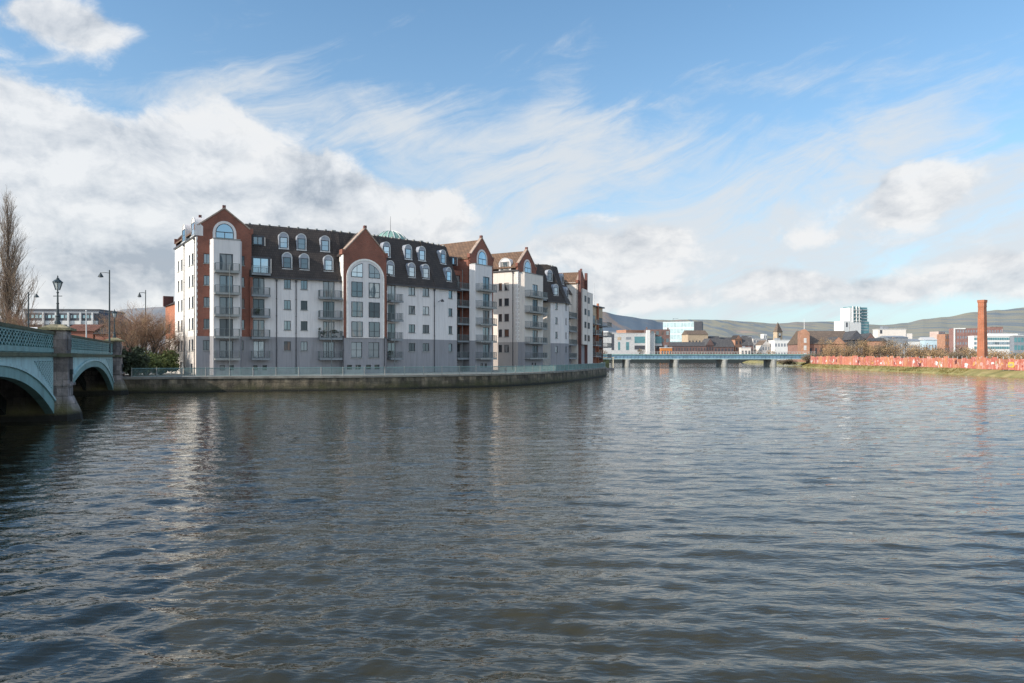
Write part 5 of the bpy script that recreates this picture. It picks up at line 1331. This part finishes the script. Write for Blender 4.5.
# ------------------------------------------------------------------ chimney
cx_, cy_ = PX(982.3, 196), 196.0
ch = thing('brick_chimney', 'tall square orange brick chimney behind the red hoarding', 'chimney', (cx_, cy_, 1.8))
FCh = Fr(cx_, cy_, 32); zt_ = PZ(300, 196)
def sq(hw, z): return [FCh.p(-hw, hw, z), FCh.p(hw, hw, z), FCh.p(hw, -hw, z), FCh.p(-hw, -hw, z)]
m = MB(); m.hexa(sq(0.98, 1.8)+sq(0.74, zt_-2.0)); m.build('shaft', 'brick_or', ch)
m = MB(); m.hexa(sq(0.78, zt_-2.0)+sq(0.80, zt_-1.6)); m.hexa(sq(0.86, zt_-0.75)+sq(0.90, zt_)); m.hexa(sq(0.76, zt_-1.6)+sq(0.76, zt_-0.75)); m.build('cap', 'brick_or', ch)

# ------------------------------------------------------------------ red hoarding fence
m_, nt, b = new_mat('printed_hoarding')
v = obj_vec(nt, (1.6, 1.6, 0.35))
n1 = tex_noise(nt, 1.3, 5, 0.65, v, 1.2); n2 = tex_noise(nt, 0.9, 4, 0.6, obj_vec(nt, (0.9, 0.8, 0.5), (0.1, 0, 0.2)), 1.5)
oi = nt.nodes.new('ShaderNodeObjectInfo')
base = ramp(nt, oi.outputs['Random'], [(0.0, (0.50, 0.13, 0.10)), (0.35, (0.57, 0.19, 0.13)), (0.7, (0.56, 0.25, 0.13)), (1.0, (0.40, 0.09, 0.08))])
c1 = mixc(nt, ramp(nt, n1, [(0.56, (0, 0, 0)), (0.64, (0.9, 0.9, 0.9))]), base, (0.80, 0.62, 0.56))
c2 = mixc(nt, ramp(nt, n2, [(0.62, (0, 0, 0)), (0.66, (0.9, 0.9, 0.9))]), c1, (0.75, 0.36, 0.08))
c3 = mixc(nt, ramp(nt, n2, [(0.33, (0.85, 0.85, 0.85)), (0.37, (0, 0, 0))]), c2, (0.28, 0.03, 0.035))
nt.links.new(c3, b.inputs['Base Color']); b.inputs['Roughness'].default_value = 0.6
M['hoard'] = m_
fence = thing('hoarding_fence', 'long red printed hoarding along the top of the grassy right bank', 'fence', (e2[60][0], e2[60][1], 1.4))
fl = offs(RS, 3.6); ac = 0; pts = [p for p in fl if 95 < p[1] < 318]
sg = []; 
for a, b in zip(pts, pts[1:]): sg.append((ac, a, b)); ac += math.hypot(b[0]-a[0], b[1]-a[1])
def onf(s):
    for st, a, b in reversed(sg):
        if s >= st:
            l = math.hypot(b[0]-a[0], b[1]-a[1]); k = min(1, (s-st)/l) if l else 0
            return (a[0]+(b[0]-a[0])*k, a[1]+(b[1]-a[1])*k)
    return pts[0]
npan = 90; rf = random.Random(5)
for k in range(npan):
    a, b = onf(k*ac/npan), onf((k+1)*ac/npan); h = 2.35+0.75*min(1, k/npan*1.3)+rf.uniform(-0.3, 0.3); z = 1.45+rf.uniform(-0.05, 0.05)
    L = math.hypot(b[0]-a[0], b[1]-a[1]); f = Fr(b[0], b[1], math.degrees(math.atan2(a[1]-b[1], a[0]-b[0])))
    m = MB(); m.fbox(f, 0.08, L-0.08, -0.04, 0.04, z, z+h); m.build('panel', 'hoard', fence)
m = MB()
for k in range(npan+1):
    a = onf(k*ac/npan); m.tube((a[0]+0.12, a[1], 1.2), (a[0]+0.12, a[1], 4.5), 0.06, n=4)
m.build('posts', 'conc', fence)
# printed pictures and a yellow notice on the hoarding
pics = [(0.255, 'notice_yellow', 1.2, 2.6)]
for k in range(75):
    pics.append((rf.uniform(0.01, 0.98), rf.choice(['print_pink', 'print_pink', 'wht', 'wht', 'print_orange', 'print_dark', 'tan']), rf.uniform(0.5, 1.7), rf.uniform(0.6, 2.2)))
for nm, c_ in (('print_pink', (0.72, 0.40, 0.36)), ('print_orange', (0.66, 0.34, 0.12)), ('print_dark', (0.16, 0.05, 0.05))): M[nm] = mat_plain(nm, c_, 0.6, 0.3, 2.0)
for k, (s_, mt, hh, ww) in enumerate(pics):
    zc_ = 2.6 if k == 0 else rf.uniform(2.1, 3.0)
    if mt == 'notice_yellow' and mt not in M: M[mt] = mat_plain('notice_yellow', (0.72, 0.50, 0.08), 0.6, 0.2, 1.0)
    a, b = onf(s_*ac), onf(s_*ac+ww); f = Fr(b[0], b[1], math.degrees(math.atan2(a[1]-b[1], a[0]-b[0])))
    pts_ = []
    for q in range(14):
        an = 2*math.pi*q/14; rr_ = rf.uniform(0.45, 1.15) if k else 1.0
        cc, ss = math.cos(an), math.sin(an)
        if k == 0: mx_ = max(abs(cc), abs(ss)); cc /= mx_; ss /= mx_
        pts_.append((ww/2+ww/2*cc*rr_, zc_+hh/2*ss*rr_))
    m = MB(); m.prism(f, pts_, 0.06+k*0.0004, 0.075+k*0.0004); m.build('printed_picture', mt, fence)

# ------------------------------------------------------------------ trees and hedges on the right bank
rg = random.Random(77)
k = 0
spots = []
for px in range(824, 1030, 6):
    D = 305-(px-824)*0.55+rg.uniform(-12, 25)
    if 972 < px < 992: D += 30
    spots.append((px+rg.uniform(-2, 2), D))
pals = ['golden brown', 'rust brown', 'dull olive brown', 'pale brown', 'dark brown']
for i, (px, D) in enumerate(spots):
    h = (rg.uniform(8.0, 12.5) if px < 925 else rg.uniform(4.5, 7.0))*D/290; w_ = rg.uniform(3.0, 5.0)*D/290
    mt = rg.choice(['scrub', 'scrub', 'scrubd'])
    o = leafy((PX(px, D), D, 1.8), w_, h, 'bare winter tree with brownish twigs in the row behind the red hoarding', 100+i, mt, 1500, 0.24, 'winter_tree', 'tree', 0.8, 'winter trees behind the hoarding')
for i, (px, D) in enumerate(((809, 318), (815, 322), (820, 316), (783, 345), (790, 343))):
    leafy((PX(px, D), D, 1.8 if px > 800 else 0.6), 3.0, 5.0 if px > 800 else 3.0, 'dark bush at the right end of the blue bridge', 300+i, 'scrubd', 900, 0.3, 'dark_bush', 'bush', 0.7, 'dark bushes at the bridge end')
rg = random.Random(91)
for i, px in enumerate((602, 640, 700, 719, 731, 748, 757, 771, 786, 796, 912, 921, 931, 941, 958, 968)):
    D = 590+rg.uniform(-12, 30) if px < 800 else 395+rg.uniform(-25, 40)
    leafy((PX(px, D), D, 1.9), rg.uniform(3.0, 5.5), rg.uniform(7, 11), 'small bare brown tree among the distant city buildings', 500+i, rg.choice(['scrub', 'scrubd']), 500, 0.55, 'city_tree', 'tree', 0.8, 'bare trees among the distant buildings')
# far hedge and tree masses in the suburbs
mb = MB(); rg = random.Random(31)
for i in range(260):
    px = rg.uniform(596, 1040); D = rg.uniform(640, 1500); x = PX(px, D); h = rg.uniform(4, 9)
    p = [Vector((x+rg.uniform(-8, 8), D+rg.uniform(-4, 4), 2+h*rg.uniform(0.3, 0.9))) for _ in range(5)]
    leafcloud(mb, p, 40, 1.3, 2.5, rg)
mb.build('far_woodland', 'scrubd', None, keep=True, kind='stuff', label='hazy belt of distant treetops below the hills', category='woodland')

mb = MB(); mb.box(40, 200, 556, 558.5, -1, 3.1); mb.build('embankment_wall', 'near_black', None, kind='structure')  # far bank; near-black colour paints its shade under the blue bridge
# jetty and small covered pontoon at the end of the quay
px_, D = 604, 236
x0, x1 = PX(597.5, D), PX(613.5, D)
bt = thing('pontoon', 'small floating pontoon with cream canopy beyond the tip of the quay', 'pontoon', (x0, D, 0))
m = MB(); m.box(x0, x1, D-2, D+2, -0.3, 0.75); m.build('float', 'dkclad', bt)
m = MB(); m.box(x0-0.2, x1, D-1.8, D+1.8, 4.0, 4.22); m.build('canopy', 'tarpaulin', bt)
for x in (x0+0.2, x1-0.3):
    for y in (D-1.6, D+1.6):
        m = MB(); m.tube((x, y, 0.75), (x, y, 4.0), 0.14); m.build('post', 'tarpaulin', bt)
m = MB(); m.box(x0+0.4, x1-1.6, D-1.2, D+1.5, 0.75, 3.6); m.build('cabin', 'ivy', bt)

# ------------------------------------------------------------------ hills
def hill(name, prof, D0, D1, mat, seed, rough=1.0):
    rg = random.Random(seed); m = MB(); px0, px1 = prof[0][0], prof[-1][0]
    n = int((px1-px0)/3); R_ = 12; G = []
    def yat(px):
        for (a, ya), (b, yb) in zip(prof, prof[1:]):
            if a <= px <= b: 
                f = (px-a)/(b-a); f = f*f*(3-2*f); return ya+(yb-ya)*f
        return prof[-1][1]
    for i in range(n+1):
        px = px0+(px1-px0)*i/n; row = []; zr = PZ(yat(px), D1)
        for k in range(R_+1):
            f = k/R_; D = D0+(D1-D0)*f; nz = mnoise.fractal(Vector((px*0.022, f*1.3, seed)), 1.0, 2.0, 3)
            z = 1.5+(zr-1.5)*(f**1.25)+nz*rough*12*math.sin(math.pi*min(1, f*0.98+0.02))+mnoise.noise(Vector((px*0.12, seed, 0)))*rough*2.5*f*f*f
            row.append((PX(px, D), D, z))
        row.append((PX(px, D1+900), D1+900, 0)); G.append(row)
    for i in range(n):
        for k in range(R_+1): m.face([G[i][k], G[i+1][k], G[i+1][k+1], G[i][k+1]])
    return m.build(name, mat, None, smooth=True, kind='structure')
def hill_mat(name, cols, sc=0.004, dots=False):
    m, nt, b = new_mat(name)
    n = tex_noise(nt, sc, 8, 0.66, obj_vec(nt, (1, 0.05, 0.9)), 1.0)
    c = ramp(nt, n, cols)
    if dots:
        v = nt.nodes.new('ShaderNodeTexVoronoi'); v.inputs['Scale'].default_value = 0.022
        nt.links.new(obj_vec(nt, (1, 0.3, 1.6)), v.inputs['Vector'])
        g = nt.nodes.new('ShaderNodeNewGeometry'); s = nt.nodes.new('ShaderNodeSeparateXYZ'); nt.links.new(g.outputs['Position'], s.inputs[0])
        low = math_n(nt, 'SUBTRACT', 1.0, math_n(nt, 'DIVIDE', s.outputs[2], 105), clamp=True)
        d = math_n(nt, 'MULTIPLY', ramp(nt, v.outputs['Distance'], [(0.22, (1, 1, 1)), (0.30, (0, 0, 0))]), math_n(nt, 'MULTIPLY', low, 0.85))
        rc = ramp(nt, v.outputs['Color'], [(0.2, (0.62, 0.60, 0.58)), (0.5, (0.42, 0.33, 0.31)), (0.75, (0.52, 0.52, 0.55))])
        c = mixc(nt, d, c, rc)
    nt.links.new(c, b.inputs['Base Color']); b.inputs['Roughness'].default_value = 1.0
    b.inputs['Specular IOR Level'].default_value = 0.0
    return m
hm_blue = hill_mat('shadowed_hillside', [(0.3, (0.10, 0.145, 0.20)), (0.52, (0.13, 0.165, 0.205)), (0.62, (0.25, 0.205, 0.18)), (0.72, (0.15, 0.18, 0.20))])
hm_green = hill_mat('hazed_green_hillside', [(0.32, (0.14, 0.18, 0.22)), (0.45, (0.20, 0.225, 0.24)), (0.54, (0.30, 0.285, 0.22)), (0.62, (0.24, 0.23, 0.23)), (0.70, (0.36, 0.285, 0.235))], 0.009, True)  # distance haze painted into the hillside colours
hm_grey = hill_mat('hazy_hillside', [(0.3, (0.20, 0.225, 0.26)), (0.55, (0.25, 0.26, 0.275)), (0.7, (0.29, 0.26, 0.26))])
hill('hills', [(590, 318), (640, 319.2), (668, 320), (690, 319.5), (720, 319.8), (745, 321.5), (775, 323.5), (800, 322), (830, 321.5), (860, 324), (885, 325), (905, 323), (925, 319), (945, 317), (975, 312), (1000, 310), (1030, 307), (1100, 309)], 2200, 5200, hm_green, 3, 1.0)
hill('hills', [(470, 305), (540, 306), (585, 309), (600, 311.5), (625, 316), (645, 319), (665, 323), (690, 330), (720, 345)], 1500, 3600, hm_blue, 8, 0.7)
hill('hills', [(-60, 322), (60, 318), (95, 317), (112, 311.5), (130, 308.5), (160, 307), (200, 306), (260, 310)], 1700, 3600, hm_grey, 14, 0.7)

# ------------------------------------------------------------------ sky
SUN_EL = 29.0; sd = Vector((-0.885, -0.465, 0)).normalized()
SUN_ROT = math.atan2(sd.x, sd.y)
world = bpy.data.worlds.new('World'); scene.world = world; world.use_nodes = True
nt = world.node_tree; nt.nodes.clear()
outw = nt.nodes.new('ShaderNodeOutputWorld'); bg = nt.nodes.new('ShaderNodeBackground'); nt.links.new(bg.outputs[0], outw.inputs[0])
STR = 0.10; bg.inputs['Strength'].default_value = STR
sky = nt.nodes.new('ShaderNodeTexSky'); sky.sky_type = 'NISHITA'; sky.sun_disc = False
sky.sun_elevation = R(SUN_EL); sky.sun_rotation = SUN_ROT; sky.air_density = 1.0; sky.dust_density = 0.6; sky.ozone_density = 2.0
tc = nt.nodes.new('ShaderNodeTexCoord'); sp = nt.nodes.new('ShaderNodeSeparateXYZ'); nt.links.new(tc.outputs['Generated'], sp.inputs[0])
mn = lambda *a, **k: math_n(nt, *a, **k)
az = mn('ARCTAN2', sp.outputs[0], sp.outputs[1]); el = mn('ARCSINE', sp.outputs[2])
def ae(px, py):
    a = math.atan((px-CX)/FOC); return a, math.atan((HY-py)/FOC*math.cos(a))
def gauss(px, py, sx, sy, w):
    a, e = ae(px, py)
    q1 = mn('POWER', mn('DIVIDE', mn('SUBTRACT', az, a), sx/FOC*math.cos(a)**2), 2.0); q2 = mn('POWER', mn('DIVIDE', mn('SUBTRACT', el, e), sy/FOC*math.cos(a)), 2.0)
    return mn('MULTIPLY', mn('EXPONENT', mn('MULTIPLY', mn('ADD', q1, q2), -1.0)), w)
def addall(l):
    s_ = l[0]
    for q in l[1:]: s_ = mn('ADD', s_, q)
    return s_
def vec(a, b, c=0.0):
    cb = nt.nodes.new('ShaderNodeCombineXYZ')
    for s_, v_ in zip(cb.inputs, (a, b, c)):
        if isinstance(v_, (int, float)): s_.default_value = v_
        else: nt.links.new(v_, s_)
    return cb.outputs[0]
def sstep(v_, a, b):
    mr = nt.nodes.new('ShaderNodeMapRange'); mr.interpolation_type = 'SMOOTHSTEP'
    mr.inputs['From Min'].default_value = a; mr.inputs['From Max'].default_value = b; nt.links.new(v_, mr.inputs['Value']); return mr.outputs[0]
def noise2(a, b, sc, det=9, rough=0.58, seed=0.0, dist=0.0): return tex_noise(nt, sc, det, rough, vec(a, b, seed), dist)
# warp
wx = mn('MULTIPLY', mn('SUBTRACT', noise2(az, el, 5.0, 4, 0.5, 3.1), 0.5), 0.10); wy = mn('MULTIPLY', mn('SUBTRACT', noise2(az, el, 5.0, 4, 0.5, 7.7), 0.5), 0.08)
ax_, ey_ = mn('ADD', az, wx), mn('ADD', mn('MULTIPLY', el, 1.35), wy)
n_c = noise2(ax_, ey_, 7.5, 9, 0.60, 1.0)
n_s = noise2(mn('ADD', ax_, 0.020), mn('SUBTRACT', ey_, 0.028), 7.5, 7, 0.60, 1.0)     # same field, sampled away from the sun
B = addall([gauss(90, 175, 190, 62, 0.95), gauss(215, 150, 62, 48, 0.55), gauss(110, 265, 260, 75, 0.85), gauss(285, 215, 95, 62, 0.75), gauss(335, 200, 50, 34, 0.5), gauss(340, 275, 120, 45, 0.5),
            gauss(-40, 120, 140, 40, 0.6), gauss(60, 20, 85, 24, 0.75), gauss(440, 212, 60, 32, 0.42), gauss(913, 192, 34, 25, 1.0), gauss(945, 185, 40, 16, 0.5),
            gauss(785, 278, 44, 17, 0.55), gauss(655, 240, 42, 15, 0.55), gauss(640, 287, 36, 17, 0.5), gauss(1000, 268, 60, 24, 0.55), gauss(560, 255, 90, 22, 0.35), gauss(700, 300, 500, 22, 0.30), gauss(815, 240, 40, 14, 0.42), gauss(720, 235, 340, 50, 0.20), gauss(700, 295, 420, 22, 0.16), gauss(590, 215, 40, 14, 0.3), gauss(860, 290, 70, 16, 0.4), gauss(530, 285, 60, 20, 0.35), gauss(720, 262, 50, 12, 0.3), gauss(415, 215, 50, 26, 0.4), gauss(760, 140, 70, 20, 0.12)])
back = mn('MULTIPLY', sstep(mn('ABSOLUTE', az), 1.0, 1.6), 0.42)  # extra unseen cloud put behind the viewer to fill the facades
Bt = mn('ADD', B, back)
dens = sstep(mn('ADD', Bt, mn('MULTIPLY', mn('SUBTRACT', n_c, 0.5), 1.75)), 0.30, 0.62)
relief = mn('MULTIPLY', mn('SUBTRACT', n_c, n_s), 3.6)
dark = addall([gauss(335, 202, 46, 32, 0.72), gauss(250, 240, 110, 36, 0.26), gauss(110, 275, 220, 42, 0.30), gauss(80, 175, 160, 20, 0.06), gauss(915, 214, 36, 9, 0.22), gauss(660, 250, 40, 9, 0.15), gauss(790, 288, 44, 9, 0.12), gauss(480, 290, 120, 25, 0.08)])
bright = addall([gauss(225, 128, 70, 30, 0.30), gauss(420, 205, 46, 26, 0.24), gauss(900, 180, 30, 16, 0.1)])
lit = mn('ADD', mn('SUBTRACT', mn('ADD', mn('ADD', 0.76, bright), relief), dark), 0.0, clamp=True)
ccol = ramp(nt, lit, [(0.0, (0.42, 0.47, 0.54)), (0.5, (0.68, 0.71, 0.75)), (1.0, (0.90, 0.905, 0.91))])
# thin streaky high cloud
ca, sa = math.cos(0.42), math.sin(0.42)
su = mn('ADD', mn('MULTIPLY', ax_, ca), mn('MULTIPLY', ey_, sa)); sv = mn('SUBTRACT', mn('MULTIPLY', ey_, ca), mn('MULTIPLY', ax_, sa))
n_h = noise2(mn('MULTIPLY', su, 0.6), mn('MULTIPLY', sv, 2.3), 5.5, 9, 0.66, 4.0, 0.9)
n_h2 = noise2(ax_, mn('MULTIPLY', ey_, 1.5), 5.0, 7, 0.62, 9.0, 0.5)
C = addall([gauss(690, 135, 190, 42, 0.36), gauss(560, 100, 45, 60, 0.38), gauss(930, 165, 180, 75, 0.36), gauss(480, 165, 150, 50, 0.36), gauss(320, 120, 170, 42, 0.34), gauss(620, 225, 420, 65, 0.46), gauss(560, 290, 700, 60, 0.55), gauss(210, 95, 200, 40, 0.28), gauss(800, 60, 120, 25, 0.12)])
cir = mn('MULTIPLY', sstep(mn('ADD', C, mn('MULTIPLY', mn('SUBTRACT', mn('ADD', mn('MULTIPLY', n_h, 0.6), mn('MULTIPLY', n_h2, 0.4)), 0.5), 2.8)), 0.14, 0.92), 0.92)
haze = mn('MULTIPLY', mn('EXPONENT', mn('MULTIPLY', mn('MAXIMUM', el, 0.0), -5.2)), 0.84)
SG = mixc(nt, 1.0, sky.outputs[0], (1.30, 1.84, 1.98), 'MULTIPLY')
c0 = mixc(nt, haze, SG, (6.7, 7.3, 7.95))
c1 = mixc(nt, cir, c0, (7.3, 7.75, 8.2))
c2 = mixc(nt, mn('MULTIPLY', dens, 0.9), c1, mixc(nt, 1.0, ccol, (10.0, 10.0, 10.0), 'MULTIPLY'))
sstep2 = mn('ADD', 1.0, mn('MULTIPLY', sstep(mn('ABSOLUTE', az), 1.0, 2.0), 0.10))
# sky behind the viewer brightened and warmed, added unseen fill for shaded facades
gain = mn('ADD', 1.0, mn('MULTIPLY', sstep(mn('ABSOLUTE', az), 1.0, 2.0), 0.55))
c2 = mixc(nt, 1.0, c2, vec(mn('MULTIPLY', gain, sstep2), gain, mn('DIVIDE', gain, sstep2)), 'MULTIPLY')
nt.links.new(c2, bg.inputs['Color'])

sun = bpy.data.lights.new('sun', 'SUN'); sun.energy = 5.0; sun.angle = R(0.5); sun.color = (1.0, 0.885, 0.75)
so_ = bpy.data.objects.new('sun', sun); COL.objects.link(so_)
sv_ = Vector((sd.x*math.cos(R(SUN_EL)), sd.y*math.cos(R(SUN_EL)), math.sin(R(SUN_EL))))
so_.rotation_euler = (-sv_).to_track_quat('-Z', 'Y').to_euler(); so_.location = (-60, -40, 60)

# ------------------------------------------------------------------ camera
cam = bpy.data.cameras.new('camera'); co = bpy.data.objects.new('camera', cam); COL.objects.link(co)
cam.sensor_width = 36; cam.lens = FOC/1024*36; cam.shift_y = (HY-341.5)/1024
co.location = (0, 0, H); co.rotation_euler = (R(90), 0, 0); cam.clip_start = 0.2; cam.clip_end = 30000
scene.camera = co
scene.view_settings.view_transform = 'Standard'; scene.view_settings.look = 'None'; scene.view_settings.exposure = 0; scene.view_settings.gamma = 1
scene.render.resolution_x = 1024; scene.render.resolution_y = 683

scene.cycles.use_denoising = True; scene.cycles.denoising_prefilter = 'NONE'; scene.cycles.denoising_input_passes = 'RGB_ALBEDO_NORMAL'
scene.cycles.max_bounces = 6; scene.cycles.diffuse_bounces = 3; scene.cycles.glossy_bounces = 3; scene.cycles.transparent_max_bounces = 4
scene.cycles.sample_clamp_indirect = 6.0
